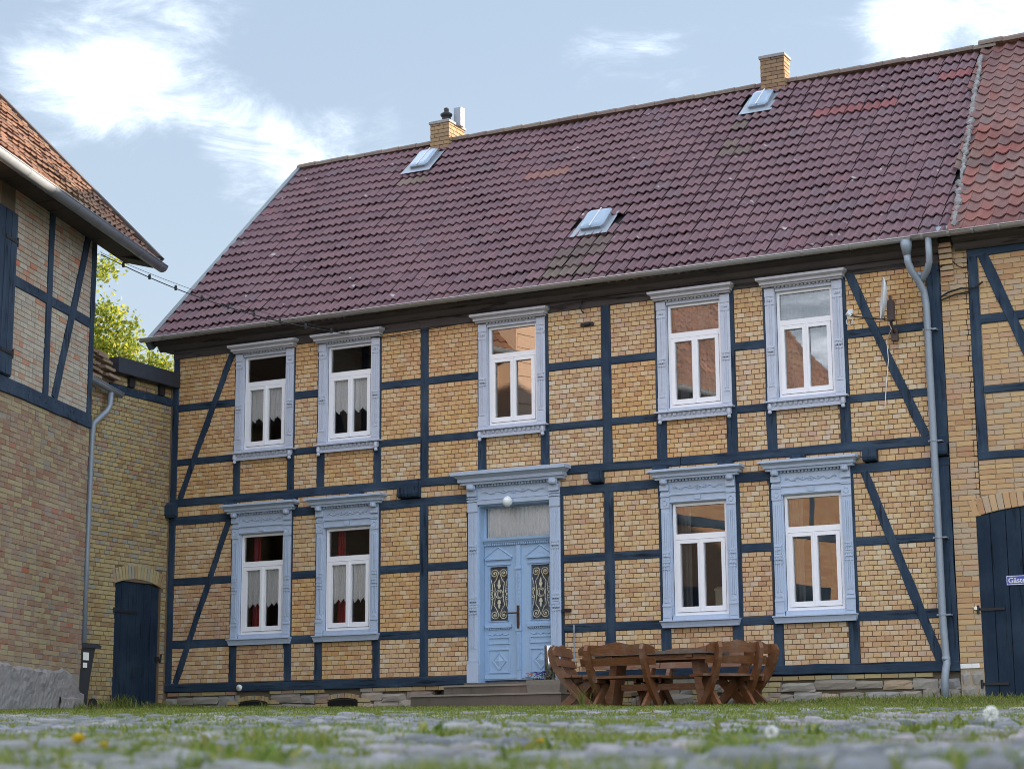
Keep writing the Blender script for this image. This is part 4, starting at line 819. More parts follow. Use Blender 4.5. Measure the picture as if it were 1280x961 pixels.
# ------------------------------------------------------------------ barn on the left
BK = .979                                               # the barn's modular size: bricks and timbers are a shade smaller than the house's
BC = np.array([.55, -2.906, 0]); BD = np.array([-.3007, .9537, 0])*BK; BN = np.array([.9537, .3007, 0])*BK; BZ = np.array([0, 0, BK])
BF = frame(BC, BD, -BN); BF[2, 2] = BK                  # local x: along the wall towards the farmhouse, y: inwards
barn = thing('barn', 'old brick barn with half-timbered upper floor and rust red tiled roof', 'barn', (2.5, -9, .5), world_parts=True)
bw = MB().box(-19, -3.7, .0, .3, .3, 8.9).box(-3.7, .0, .012, .3, .3, 8.9).box(-19, -.02, 8, 8.3, .3, 8.9).box(-.3, -.02, .3, 8, .3, 8.9).box(-19, -18.8, .3, 8, .3, 8.9)
def fbarnfar(t):
    bt = t.add('ShaderNodeTexBrick', {'Vector': t.add('ShaderNodeMapping', {'Vector': t.add('ShaderNodeCombineXYZ', {0: t.add('ShaderNodeSeparateXYZ', {0: t.pos}).outputs[1], 1: t.add('ShaderNodeSeparateXYZ', {0: t.pos}).outputs[2]}).outputs[0]}).outputs[0],
                                      'Color1': (.20, .105, .07, 1), 'Color2': (.23, .16, .10, 1), 'Mortar': (.16, .14, .115, 1), 'Scale': 1., 'Mortar Size': .008, 'Brick Width': .26, 'Row Height': .08}); setc(t, bt.outputs[0]); t.p.inputs['Roughness'].default_value = .9
bw = bw.build('wall', mat('barn_wall_brick', fbarnfar), barn, BF)
mb_ = MB().box(-3.7, .0, .0085, .02, 1.2, 5.5).build('mortar_joints', M['barn_mortar'], bw, BF)
MB().box(-3.7, .0, .0085, .02, 5.7, 7.2).build('mortar_joints', M['barn_mortar'], bw, BF); MB().box(-3.7, .0, .0085, .02, 7.3, 8.8).build('mortar_joints', M['barn_dark_mortar'], bw, BF)
lo = lay(BF, [(-3.65, .02, 1.42, 5.50)], .080, .255, mixlen=(.125, .3), jit=.004)
def hole(A, a0, a1, z0, z1):
    q = np.linalg.inv(BF)@A[:, 3]; return a0 < q[0] < a1 and z0 < q[2] < z1
lo = [A for A in lo if not hole(A, -1.56, -1.34, 5.10, 5.22) and not hole(A, -3.45, -3.24, 5.08, 5.22)]
up_ = lay(BF, [(-3.2, -1.92, 5.73, 7.19), (-1.74, -.14, 5.73, 7.19)], .083, .255, mixlen=(.125, .2), jit=.003)
uq = lay(BF, [(-3.2, -1.92, 7.36, 8.75), (-1.74, -.14, 7.36, 8.75)], .088, .26, jit=.003)
scatter('brick', BRICK, lo, M['barn_brick'], bw, 150, 'bricks'); scatter('brick', BRICK, up_, M['barn_pale'], bw, 75, 'bricks'); scatter('brick', BRICK, uq, M['barn_pale'], bw, 75, 'bricks')
bt_ = lambda nm, p, q, wd, y: timber(nm, p, q, wd, y, barn, BF)
bt_('floor_beam', (-19, 5.617), (.03, 5.617), .235, -.03); bt_('timber_post', (-.06, 5.73), (-.06, 8.85), .17, -.022); bt_('timber_post', (-1.83, 5.73), (-1.83, 8.85), .18, -.022)
bt_('timber_rail', (-3.2, 7.277), (-1.92, 7.277), .165, -.015); bt_('timber_rail', (-1.74, 7.277), (-.14, 7.277), .165, -.015); bt_('timber_brace', (-.30, 8.85), (-1.5, 5.73), .19, -.027)
bt_('eaves_plate', (-19, 8.80), (.05, 8.80), .2, -.02)
for t in (-8.9, -11.5, -14.2, -17): bt_('timber_post', (t, 5.73), (t, 8.8), .18, -.022)
bt_('timber_rail', (-19, 7.277), (-8.9, 7.277), .16, -.015); bt_('timber_rail', (-8.9, 7.277), (-7.6, 7.277), .16, -.015)
for t in (-10, -13): bt_('timber_brace', (t, 8.8), (t-1.2, 5.73), .18, -.027)
sh = MB().box(-4.5, -3.20, -.045, -.004, 5.74, 8.30).build('loft_shutter', M['gate'], barn, BF)
for i in range(6): MB().box(-4.5+i*.217, -4.5+i*.217+.205, -.062, -.045, 5.76, 8.28).build('plank', M['timber'], sh, BF)
for z in (6.1, 7.85): MB().box(-3.62, -3.22, -.075, -.062, z-.025, z+.025).tube([(-3.2, -.06, z-.07), (-3.2, -.06, z+.07)], .022, 6).build('hinge', M['iron'], sh, BF)
ld = MB().box(-5.5, -4.72, -.03, .0, 6.3, 8.5).box(-8.5, -5.5, -.70, 1.6, 6.3, 9.7).loft([[(-8.5, y, 9.7), (-5.5, y, 9.7), (-7.0, y, 10.4)] for y in (-.70, 2.6)]).build('loft_hatch', M['loft'], barn, BF)
for i in range(11): MB().box(-8.47, -5.53, -.72, -.70, 6.32+i*.305, 6.32+i*.305+.29).build('plank', M['loft'], ld, BF)
MB().box(-17.6, -14.9, -.05, .0, .8, 4.3).build('barn_gate', M['gate'], barn, BF); MB().box(-12.6, -11.6, -.04, .0, 2.6, 4.0).build('barn_window', M['gate'], barn, BF)
def rough_sheet(x0, x1, z0, top, nx_, nz_, y0, amp):
    v, f = [], []
    for ix in range(nx_+1):
        x = x0+(x1-x0)*ix/nx_; zt = top(x)
        for iz in range(nz_+1):
            z = z0+(zt-z0)*iz/nz_; bul = amp*(.6*vnoise(x, z, 3.1, 21)+.5*vnoise(x, z, 9, 22)+.5*vnoise(x, z, 23, 23)); v.append((x, y0-.02-bul-.05*(1-iz/nz_)**2 if iz < nz_ else .02, z))
        if ix:
            for iz in range(nz_): a = (ix-1)*(nz_+1)+iz; f.append((a, a+nz_+1, a+nz_+2, a+1))
    o = len(v); v += [(x1, .1, z0), (x1, .1, top(x1))]; a = nx_*(nz_+1); f += [tuple([a+k for k in range(nz_, -1, -1)]+[o, o+1])]
    return MB().add(v, f)
rough_sheet(-3.9, .06, .5, lambda x: 1.40+.09*float(vnoise(x, 0, 2.3, 9))+.05*float(vnoise(x, 0, 9, 9))-.30*float(sst((x+.45)/.5)), 70, 16, .0, .045).build('plinth', M['barn_stone'], bw, BF)
rough_sheet(-1.0, .17, .5, lambda x: 1.10-.05*float(vnoise(x, 0, 5, 4))-.16*float(sst((x+.1)/.27)), 26, 9, -.05, .04).build('plinth_buttress', M['barn_stone'], bw, BF)
# barn roof: 45 degrees
BP = R(45.5); ridge_b = BC+BN*(.58-4.6)+BZ*(8.72+4.6*math.tan(BP))
SB = np.diag([BK, BK, BK, 1.]); BR = RF(ridge_b, BD/BK, BN/BK, BP)@SB; BSL = 4.62/math.cos(BP)
br = MB().add([(-19.5, 0, -.03), (1.38, 0, -.03), (1.38, BSL-.06, -.03), (-19.5, BSL-.06, -.03), (-19.5, 0, -.16), (1.38, 0, -.16), (1.38, BSL-.06, -.16), (-19.5, BSL-.06, -.16)],
              [(0, 1, 2, 3), (4, 7, 6, 5), (0, 4, 5, 1), (1, 5, 6, 2), (2, 6, 7, 3), (3, 7, 4, 0)]).build('roof', M['dark_timber'], barn, BR)
BT = tiles(BR, -19.4, 1.30, BSL+.03, .215, .295, .02, lambda x, s: x < 1.22)
scatter('roof_tile', tile_t(.225, .295, pant, 7, .034, .024), BT, M['barn_tile'], br, 300)
MB().add([(-19.5, -.02, -.17), (1.38, -.02, -.17), (1.38, -BSL, -.17), (-19.5, -BSL, -.17)], [(0, 1, 2, 3)]).build('rear_roof', M['barn_tile'], br, RF(ridge_b, BD/BK, -BN/BK, BP)@np.diag([BK, -BK, BK, 1.]))
MB().add([(1.18, -.1, .02), (1.44, -.1, .02), (1.44, BSL+.02, .02), (1.18, BSL+.02, .02), (1.18, -.1, .12), (1.44, -.1, .12), (1.44, BSL+.02, .12), (1.18, BSL+.02, .12)], [(0, 1, 2, 3), (4, 7, 6, 5), (0, 4, 5, 1), (1, 5, 6, 2), (2, 6, 7, 3), (3, 7, 4, 0)]).build('verge_tiles', M['dark_timber'], br, BR)
ridge_caps(ridge_b+np.array([0, 0, .04]), -19.5, 1.4, .4, .13, M['barn_tile'], br, tuple(BD/BK))
g0 = BC+BN*.62+BZ*8.66
half_gutter(g0-BD*19, g0+BD*1.55, .105, M['zinc'], barn, 'gutter', [19-.05-.9*i for i in range(0, 6)]+[19+.85])
MB().loft([[(1.40, -y, z) for y, z in ((.0, 8.72), (.50, 8.60), (.56, 8.68), (.30, 8.95), (.0, 9.2))], [(.9, -y, z) for y, z in ((.0, 8.72), (.50, 8.60), (.56, 8.68), (.30, 8.95), (.0, 9.2))]]).build('eaves_return', M['dark_timber'], barn, BF)
MB().box(-19, 1.35, -.55, 0, 8.70, 8.74).build('soffit', M['dark_timber'], barn, BF)

# ------------------------------------------------------------------ link wall with the arched door
LF = frame((-.02, 0, 0), (0, 1, 0), (-1, 0, 0))
lk = thing('passage_wall', 'weathered yellow brick passage wall between barn and farmhouse with an arched navy door', 'wall', (-.2, -1.2, .9), world_parts=True)
lw = MB().box(-.03, .6, -.016, .35, .5, 6.8).box(-4.5, -1.40, .012, .35, .5, 6.6).box(-.16, .0, .012, .35, .5, 6.6).box(-1.40, -.16, .012, .35, 3.05, 6.6).box(-1.40, -.16, .2, .35, .5, 3.1).build('wall', M['mortar'], lk, LF)
L_ = lay(LF, [(-3.0, -1.40, .80, 3.0), (-.155, -.0, .85, 3.0), (-3.0, -.0, 3.0, 6.26), (-1.62, -.0, 6.41, 6.56)], .0765, .13, jit=.004, mixlen=(.25, .12))
def inarch(A):
    q = np.linalg.inv(LF)@A[:, 3]; return -1.47 < q[0] < -.10 and 2.95 < q[2] < 3.30
L_ = [A for A in L_ if not inarch(A)]+arc_bricks(LF, -.78, 2.99, .64, .11, 17, .24)
scatter('brick', BRICK, L_, M['link_brick'], lw, 300, 'bricks')
timber('timber_beam', (-1.75, 6.335), (-.0, 6.335), .14, -.02, lk, LF)
for y in (-1.2, -.35): MB().box(y-.07, y+.07, -.06, .02, 6.41, 6.58).build('rafter_end', M['iron'], lk, LF)
MB().box(-1.72, .06, -.17, -.02, 6.585, 6.85).box(-1.72, .0, -.02, 1.8, 6.8, 6.85).build('fascia', mpaint('black_fascia', (.022, .03, .045), (.05, .06, .08), .3, .55), lk, LF)
dd = MB().prism(arch_poly(-1.395, -.165, .88, 2.98, .115, 12), .06, .10).build('plank_door', M['gate'], lk, LF)
for i in range(6):
    x0, x1 = -1.39+i*.2035, -1.39+(i+1)*.2035-.006; zt = lambda x: 2.98+.11*max(0, 1-((x+.78)/.615)**2)
    MB().prism([(x0, .90), (x1, .90), (x1, zt(x1)-.012), (x0, zt(x0)-.012)], .045+random.uniform(-.002, .002), .06).build('plank', M['gate'], dd, LF)
for z, x0, x1 in ((2.53, -1.43, -.75), (1.06, -1.43, -.8)): MB().box(x0, x1, .03, .045, z-.018, z+.018).tube([(-1.43, .0, z-.05), (-1.43, .0, z+.05)], .022, 6).build('hinge', M['iron'], dd, LF)
MB().box(-.24, -.10, .01, .045, 1.72, 1.80).tube([(-.14, .0, 1.70), (-.14, -.02, 1.84)], .02, 6).build('latch', M['iron'], dd, LF)
# crumbling tile verge, short gutter and pipe by the barn's corner
vt = []
for i in range(16):
    A = np.eye(4); A[0, 0], A[1, 1], A[2, 2] = random.uniform(.18, .3), .16, .05; A[:3, 3] = (-2.28+.52*random.random()-.1*(i//4)*.5, -.02+random.uniform(-.05, .05), 6.44+.065*(i//2)*.95); A[2, 0] = -.3*A[0, 0]; vt.append(LF@A)
scatter('verge_tile', BRICK, vt, mbrick('crumbly_tile', [(0, (.20, .13, .10)), (1, (.30, .22, .17))], grain=.8), lw, 30)
lg = half_gutter((.16, -3.2, 6.50), (.10, -1.575, 6.22), .075, M['zinc'], lk, 'gutter', [.7])
MB().tube([(.11, -1.86, 6.2), (.11, -1.87, 5.98), (.11, -1.95, 5.86), (.11, -2.15, 5.70), (.11, -2.28, 5.6), (.11, -2.31, 5.42), (.11, -2.33, 3.5), (.11, -2.335, 1.0)], .05, 10).build('downpipe', M['zinc'], lk, None, True)

# ------------------------------------------------------------------ things in the yard
t = thing('satellite_dish', 'pale grey satellite dish on a wall bracket beside the downpipe, seen edge-on', 'satellite dish', (13.28, -.02, 6.15))
ax = np.array([-.93, -.36, .10]); ax /= np.linalg.norm(ax); e1 = np.cross(ax, (0, 0, 1.)); e1 /= np.linalg.norm(e1); e2 = np.cross(e1, ax)
DT = np.eye(4); DT[:3, 0] = e1; DT[:3, 1] = e2; DT[:3, 2] = ax; DT[:3, 3] = (.02, -.42, .42)
MB().loft([[(r*.96*math.cos(a), r*1.03*math.sin(a), z) for a in np.linspace(0, 2*math.pi, 25)[:-1]] for r, z in ((.30, .075), (.31, .078), (.31, .066), (.22, .03), (.12, .004), (.01, -.006), (.01, .004), (.12, .014), (.22, .04), (.30, .075))], True, False).build('reflector', M['dish'], t, DT, True)
MB().box(-.05, .05, -.06, .0, -.12, .06).tube([(0, -.05, 0), (.03, -.30, .05), (.06, -.40, .16), (.06, -.40, .48)], .022, 6).box(.02, .11, -.46, -.34, .10, .40).build('bracket', mpaint('rusty_bracket', (.07, .045, .045), (.12, .07, .05), .4, .6), t)
MB().tube([(.0, -.43, .12), (-.25, -.47, .16), (-.50, -.52, .21)], .011, 6).build('arm', M['iron'], t)
MB().tube([(-.50, -.52, .21), (-.56, -.53, .26)], [.024, .04], 8).box(-.54, -.47, -.54, -.49, .24, .31).tube([(-.53+.05*math.cos(a), -.52, .13+.05*math.sin(a)) for a in np.linspace(0, 6.28, 13)], .006, 4).build('receiver', M['dish'], t)
MB().tube([(.0, -.42, .14), (.03, -.30, .0), (-.12, -.05, -.10), (-.11, -.04, -.4), (-.16, -.03, -.75), (-.20, -.03, -1.12)], .006, 5).build('cable', M['white'], t)
lp = MB().lathe((6.86, -.16, 4.06), [(.0, -.085), (.04, -.075), (.07, -.045), (.085, 0), (.075, .04), (.05, .07), (.03, .085), (.0, .088)], 16).build('globe_lamp', M['globe'], None, None, True)
tag(lp, 'white glass globe lamp above the light blue front door', 'lamp')
MB().tube([(6.86, -.03, 4.10), (6.86, -.09, 4.12), (6.86, -.16, 4.14)], .02, 6).build('lamp_arm', M['white'], lp)
# string of bulbs from barn to eaves
st = thing('string_lights', 'sagging cable of dark bulb sockets from barn corner to the farmhouse eaves', 'string lights', (.53, -2.75, 8.37), world_parts=True)
p0, p1 = np.array([.533, -2.752, 8.371]), np.array([3.85, -.21, 7.14]); cb = MB()
pts = [p0+(p1-p0)*q-np.array([0, 0, .38*4*q*(1-q)*.55]) for q in np.linspace(0, 1, 25)]; cb.tube(pts, .009, 5)
cb.tube([p0+np.array([0, 0, .03])+(p1-p0)*q-np.array([0, 0, .26*4*q*(1-q)*.55]) for q in np.linspace(0, 1, 25)], .004, 4); cb.build('cable', M['iron'], st)
for q in np.arange(.09, .99, .105):
    c = p0+(p1-p0)*q-np.array([0, 0, .38*4*q*(1-q)*.55]); MB().lathe(tuple(c), [(.0, -.03), (.022, -.028), (.024, .03), (.018, .055), (.0, .06)], 8).build('socket', M['iron'], st)
# bin
bn = thing('wheelie_bin', 'black wheelie bin tucked behind the barn corner beside the arched door', 'bin', (.26, -2.74, float(gz(.3, -2.1))-.02))
MB().loft([[(-.22*k, -.24*k, z), (.24*k, -.24*k, z), (.24*k, .23*k2, z), (-.22*k, .23*k2, z)] for z, k, k2 in ((.05, .82, .55), (.5, .9, .72), (.95, 1., 1.), (1.0, 1.03, 1.05))]).build('body', M['bin'], bn)
MB().loft([[(-.25, -.27, z), (.27, -.27, z), (.27, y, z), (-.25, y, z)] for z, y in ((1.0, .36), (1.04, .36), (1.075, .26))]).tube([(-.2, .37, 1.03), (.22, .37, 1.03)], .016, 6).box(.0, .03, .12, .15, 1.07, 1.11).box(-.1, -.07, .18, .21, 1.06, 1.10).build('lid', M['bin'], bn)
for s in (-.26, .25): MB().tube([(s, .2, .1), (s+.03, .2, .1)], .1, 14).build('wheel', M['iron'], bn)
sb = MB().box(.247, .250, -.06, .08, .80, .925).box(.243, .2465, -.05, .05, .68, .76).build('sticker', M['white'], bn)
# benches
def side_frame(x, th):
    b = MB(); out = []
    c = [(-.355, .87), (-.365, .80), (-.345, .68), (-.295, .56), (-.225, .45), (-.13, .34), (-.02, .22), (.10, .10), (.20, .0)]   # back top to front foot
    wv_ = [.040, .072, .070, .066, .066, .068, .066, .060, .055]; L, Rr = [], []
    for i, (y, z) in enumerate(c):
        y0, z0 = c[max(i-1, 0)]; y1, z1 = c[min(i+1, len(c)-1)]; d = np.array([y1-y0, z1-z0]); d /= np.linalg.norm(d); n = np.array([-d[1], d[0]]); L.append((y+n[0]*wv_[i], z+n[1]*wv_[i])); Rr.append((y-n[0]*wv_[i], z-n[1]*wv_[i]))
    rings = [[(x, *L[i]), (x+th, *L[i]), (x+th, *Rr[i]), (x, *Rr[i])] for i in range(len(c))]; b.loft(rings)
    return b
def leg_b(x, th):
    c = [(.21, .40), (.10, .30), (-.03, .19), (-.16, .08), (-.25, .0)]; w_ = [.055, .06, .06, .058, .055]; rings = []
    for i, (y, z) in enumerate(c):
        y0, z0 = c[max(i-1, 0)]; y1, z1 = c[min(i+1, len(c)-1)]; d = np.array([y1-y0, z1-z0]); d /= np.linalg.norm(d); n = np.array([-d[1], d[0]])*w_[i]
        rings.append([(x, y+n[0], z+n[1]), (x+th, y+n[0], z+n[1]), (x+th, y-n[0], z-n[1]), (x, y-n[0], z-n[1])])
    return MB().loft(rings)
def bench(L, x, y, rz, label):
    t = thing('garden_bench', label, 'bench', (x, y, float(gz(x, y))-.01), rz, 'rustic benches round the garden table'); h = L/2
    for xs_ in (-h+.13, h-.13-.045):
        side_frame(xs_, .055).build('side_frame', M['wood'], t); leg_b(xs_+(.047 if xs_ < 0 else -.047), .045).build('leg', M['wood'], t)
        MB().box(xs_+(.047 if xs_ < 0 else -.047), xs_+(.047 if xs_ < 0 else -.047)+.045, -.20, .24, .365, .415).build('seat_bearer', M['wood'], t)
    for y0, y1 in ((-.19, -.05), (-.04, .10), (.11, .255)): MB().box(-h, h, y0, y1, .417+.004, .455).build('seat_plank', M['wood'], t)
    n = 16; up_, lo_ = [], []
    for i in range(n+1):
        q = -1+2*i/n; zt = .86+.035*math.exp(-(q*2.2)**2)+.012*math.cos(q*9)-.03*(abs(q) > .96); up_.append((q*h*1.0, zt)); lo_.append((q*h, .735))
    d = .035; rings = [[(u[0], -.315, lo_[i][1]), (u[0], -.335, u[1]-.002), (u[0], -.335+d, u[1]), (u[0], -.315+d, lo_[i][1])] for i, u in enumerate(up_)]
    MB().loft(rings).build('back_slat', M['wood'], t)
    MB().loft([[(q, -.265, .585), (q, -.300, .690), (q, -.300+d, .692), (q, -.265+d, .587)] for q in (-h+.01, h-.01)]).build('back_slat', M['wood'], t)
    return t
bench(1.14, 10.02, -2.70, 0, 'brown wooden bench nearest the camera with its back to the yard')
bench(.92, 11.33, -2.2, R(47), 'brown wooden bench turned at an angle at the right end of the table')
bench(.95, 9.02, -1.95, R(-80), 'brown wooden bench seen end-on beside the door steps')
bench(1.3, 9.05, -.98, math.pi, 'wooden bench against the house wall at the table end nearest the steps')
bench(.9, 11.26, -1.5, R(76), 'brown wooden bench seen end-on at the table end farthest from the door')
bench(1.5, 10.45, -1.0, math.pi, 'wooden bench against the house wall under the ground-floor windows')
tb = thing('garden_table', 'weathered rustic wooden table in the middle of the benches', 'table', (10.15, -1.82, float(gz(10.25, -1.82))-.01))
for i in range(5): MB().box(-.92, .92, -.39+i*.157, -.39+i*.157+.148, .735, .78).build('table_plank', M['greywood'], tb)
for x in (-.62, .60):
    k_ = .12 if x > 0 else -.12; MB().prism([(-.065+k_, .0), (.065+k_, .0), (.05, .7), (-.05, .7)], -.17, .17).build('leg', M['wood'], tb, np.array([[1, 0, 0, x], [0, 1, 0, 0], [0, 0, 1, 0], [0, 0, 0, 1.]]))
    MB().box(x-.05, x+.05, -.36, .36, .685, .734).build('leg_bearer', M['wood'], tb); MB().box(x+k_-.055, x+k_+.055, -.32, .32, 0, .07).build('foot', M['wood'], tb)
for q in ((-.58, .56, -.04, .04, .25, .34), (-.85, .85, -.33, -.29, .655, .73), (-.85, .85, .29, .33, .655, .73)): MB().box(*q).build('stretcher', M['wood'], tb)
# planter on the step
pt = thing('flower_trough', 'mossy stone flower trough with orange and violet blooms on the door step', 'planter', (7.72, -.53, 1.01))
MB().mould(0, [(0, .27, -.12), (.12, .29, -.135), (.19, .29, -.135)], .135).build('trough', mbrick('trough_stone', [(0, (.14, .145, .12)), (1, (.17, .17, .145))], dirtamt=.6, dirt=(.10, .12, .06), ds=8), pt)
lv = MB()
for i in range(160):
    c = np.array([random.uniform(-.28, .28), random.uniform(-.12, .12), .19+random.uniform(0, .10)]); d = RNG.normal(size=3); d /= np.linalg.norm(d); e = np.cross(d, (0, 0, 1.)); lv.add([c, c+d*.03+e*.012, c+d*.05, c+d*.03-e*.012], [(0, 1, 2, 3)])
lv.build('foliage', M['green'], pt)
for m_, n_, x0, x1 in (('orange', 5, -.30, -.22), ('violet', 10, -.15, .05)):
    fb_ = MB()
    for i in range(n_): fb_.lathe((random.uniform(x0, x1), random.uniform(-.13, .0), .22+random.uniform(0, .09)), [(.0, 0), (.028, .004), (.03, .014), (.0, .016)], 7)
    fb_.build('blossom', M[m_], pt)
ac = thing('steel_ashtray_column', 'polished steel cylinder standing on the door step beside the trough', 'ashtray', (7.63, -.25, 1.0))
MB().lathe((0, 0, 0), [(.085, 0), (.085, .74), (.08, .745), (.08, .72), (.0, .715)], 20).build('cylinder', M['steel'], ac, None, True)
MB().lathe((0, 0, 0), [(.10, 0), (.10, .02), (.086, .03)], 20).build('base', M['iron'], ac)

# ------------------------------------------------------------------ cobbles, grass and small plants
def gmask(x, y):
    w_ = wof(x, y); v = .20*vnoise(x, y, .5, 1)+.30*vnoise(x, y, 1.9, 2)+.32*vnoise(x, y, 4.6, 5)+.18*vnoise(x, y, 11., 6); far = sst((w_-8.)/10)
    return sst((v+.24*far-.435)/.13)
cob = {0: [], 1: [], 2: [], 3: []}
ca, sa = math.cos(.48), math.sin(.48)
wr = 2.5
while wr < 18:
    rw = .088 if wr < 12 else .15; wr += rw
    half = .29*wr+.8; q = -half
    while q < half:
        L = random.uniform(.075, .13)*(1 if wr < 12 else 1.8); ww = wr+random.uniform(-.012, .012)
        x = 20.91+(-.4617)*ww+.887*(q+L/2); y = -27+.887*ww+.4617*(q+L/2)
        if random.random() > float(gmask(x, y))*.8-.02:
            A = np.eye(4); a = .4789+random.uniform(-.10, .10); ln, wd = L*random.uniform(.80, .9), rw*random.uniform(.76, .9)
            A[:2, 0] = (math.cos(a)*ln, math.sin(a)*ln); A[:2, 1] = (-math.sin(a)*wd, math.cos(a)*wd); A[2, 2] = .07; A[2, 0] = random.uniform(-.06, .06)*ln; A[2, 1] = random.uniform(-.06, .09)*wd+.031*wd
            A[:3, 3] = (x, y, float(gz(x, y))-.018+random.uniform(-.009, .009)); cob[random.randrange(4)].append(A)
        q += L
def cob_t(seed):
    rs = np.random.default_rng(seed); v, f = [], []
    for (z, k) in ((-.5, 1.), (.28, 1.), (.45, .9), (.5, .7)):
        for j in range(8):
            a = 2*math.pi*(j+.5)/8; c, s = math.cos(a), math.sin(a); q = max(abs(c), abs(s))**.75; v.append((.5*c/q*k*(1+rs.uniform(-.1, .06)), .5*s/q*k*(1+rs.uniform(-.1, .06)), z+(rs.uniform(-.13, .08) if z > 0 else 0)))
    v.append((0, 0, .53))
    for a in (0, 8, 16):
        for j in range(8): f.append((a+j, a+(j+1) % 8, a+8+(j+1) % 8, a+8+j))
    for j in range(0, 8, 2): f.append((24+j, 24+j+1, 24+(j+2) % 8, 32))
    return v, f
for k_ in cob: scatter('cobblestone', cob_t(k_+40), cob[k_], M['cobble'], ground, 75, 'cobblestones', True)
def blades():
    P = []
    for (w0, w1, dn) in ((2.2, 5, 3400), (5, 8.5, 2000), (8.5, 14, 1000), (14, 22, 480), (22, 34, 340)):
        A_ = (w1-w0)*((w0+w1)/2*.58+2.0); n = int(A_*dn); ww = RNG.uniform(w0, w1, n); q = RNG.uniform(-1, 1, n)*(ww*.29+1.0)
        P.append(np.stack([20.91-.4617*ww+.887*q, -27+.887*ww+.4617*q, ww], -1))
    P = np.concatenate(P); x, y, ww = P.T; m_ = gmask(x, y); near_wall = sst((ww-24)/4)
    inside = (y > -.02)|((y > -.75)&(x > 5.35)&(x < 8.1))|(((x-.55)*.9537+(y+2.906)*.3007) < .06)&(y < -2.85)|((x < .02)&(y > -2.5))
    nr = np.where(ww < 4.6, .26, .14); keep_ = (RNG.random(len(x)) < nr+(1-nr)*m_)&~inside; x, y, ww, m_, nw = x[keep_], y[keep_], ww[keep_], m_[keep_], near_wall[keep_]
    n = len(x); tall = vnoise(x, y, 2.2, 8)
    h = (.008+.024*m_*(.5+.9*tall)+.03*nw*tall)*RNG.uniform(.55, 1.35, n)
    wd = (.0014+.00022*ww)*RNG.uniform(.7, 1.3, n); ang = RNG.uniform(0, 2*np.pi, n); lean = RNG.uniform(.1, .9, n)*h; la = RNG.uniform(0, 2*np.pi, n)
    return x, y, gz(x, y)-.004, h, wd, ang, lean, la
def add_tufts(arr):
    out = [arr]
    # taller tufts against the walls and doors
    for (cx, cy_, rr, hh, n) in ((.28, -1.5, .14, .26, 170), (.25, -2.0, .16, .2, 160), (.3, -1.1, .2, .14, 110), (.85, -3.2, .2, .16, 150), (.25, -.5, .22, .12, 120), (2.25, -.2, .06, .14, 20), (6.9, -.9, .5, .08, 130), (13.2, -.35, .6, .1, 200), (14.6, -.2, .5, .1, 150), (9.55, -3.1, .05, .35, 14)):
        x = cx+RNG.normal(0, rr, n); y = cy_+RNG.normal(0, rr*.6, n); h = hh*RNG.uniform(.4, 1.1, n)
        ok = y < -.03; x, y, h = x[ok], y[ok], h[ok]; n = len(x)
        out.append((x, y, gz(x, y), h, RNG.uniform(.004, .009, n), RNG.uniform(0, 6.28, n), RNG.uniform(.15, .7, n)*h, RNG.uniform(0, 6.28, n)))
    # broad-leaved weeds near the lens
    for i in range(60):
        ww = RNG.uniform(3., 9); q = RNG.uniform(-.27, .27)*ww; cx, cy_ = 20.91-.4617*ww+.887*q, -27+.887*ww+.4617*q
        if gmask(cx, cy_) < .25: continue
        n = 12; x = cx+RNG.normal(0, .02, n); y = cy_+RNG.normal(0, .02, n); h = RNG.uniform(.018, .048, n); out.append((x, y, gz(x, y), h, RNG.uniform(.007, .014, n), RNG.uniform(0, 6.28, n), RNG.uniform(.4, 1.1, n)*h, RNG.uniform(0, 6.28, n)))
    return [np.concatenate([o[i] for o in out]) for i in range(8)]
x, y, z, h, wd, an, le, la = add_tufts(blades())
ux, uy = np.cos(an)*wd, np.sin(an)*wd; lx, ly = np.cos(la)*le, np.sin(la)*le
V = np.stack([np.stack([x-ux, y-uy, z], -1), np.stack([x+ux, y+uy, z], -1), np.stack([x+ux*.75+lx*.35, y+uy*.75+ly*.35, z+h*.6], -1), np.stack([x-ux*.75+lx*.35, y-uy*.75+ly*.35, z+h*.6], -1), np.stack([x+ux*.15+lx, y+uy*.15+ly, z+h], -1), np.stack([x-ux*.15+lx, y-uy*.15+ly, z+h], -1)], 1)
b0 = (np.arange(len(x))*6)[:, None, None]
Fq = (np.array([[0, 1, 2, 3], [3, 2, 4, 5]])[None]+b0).reshape(-1, 4)
gr = link('grass', mesh_np('grass', V.reshape(-1, 3), Fq, M['grass'])); gr['kind'] = 'stuff'
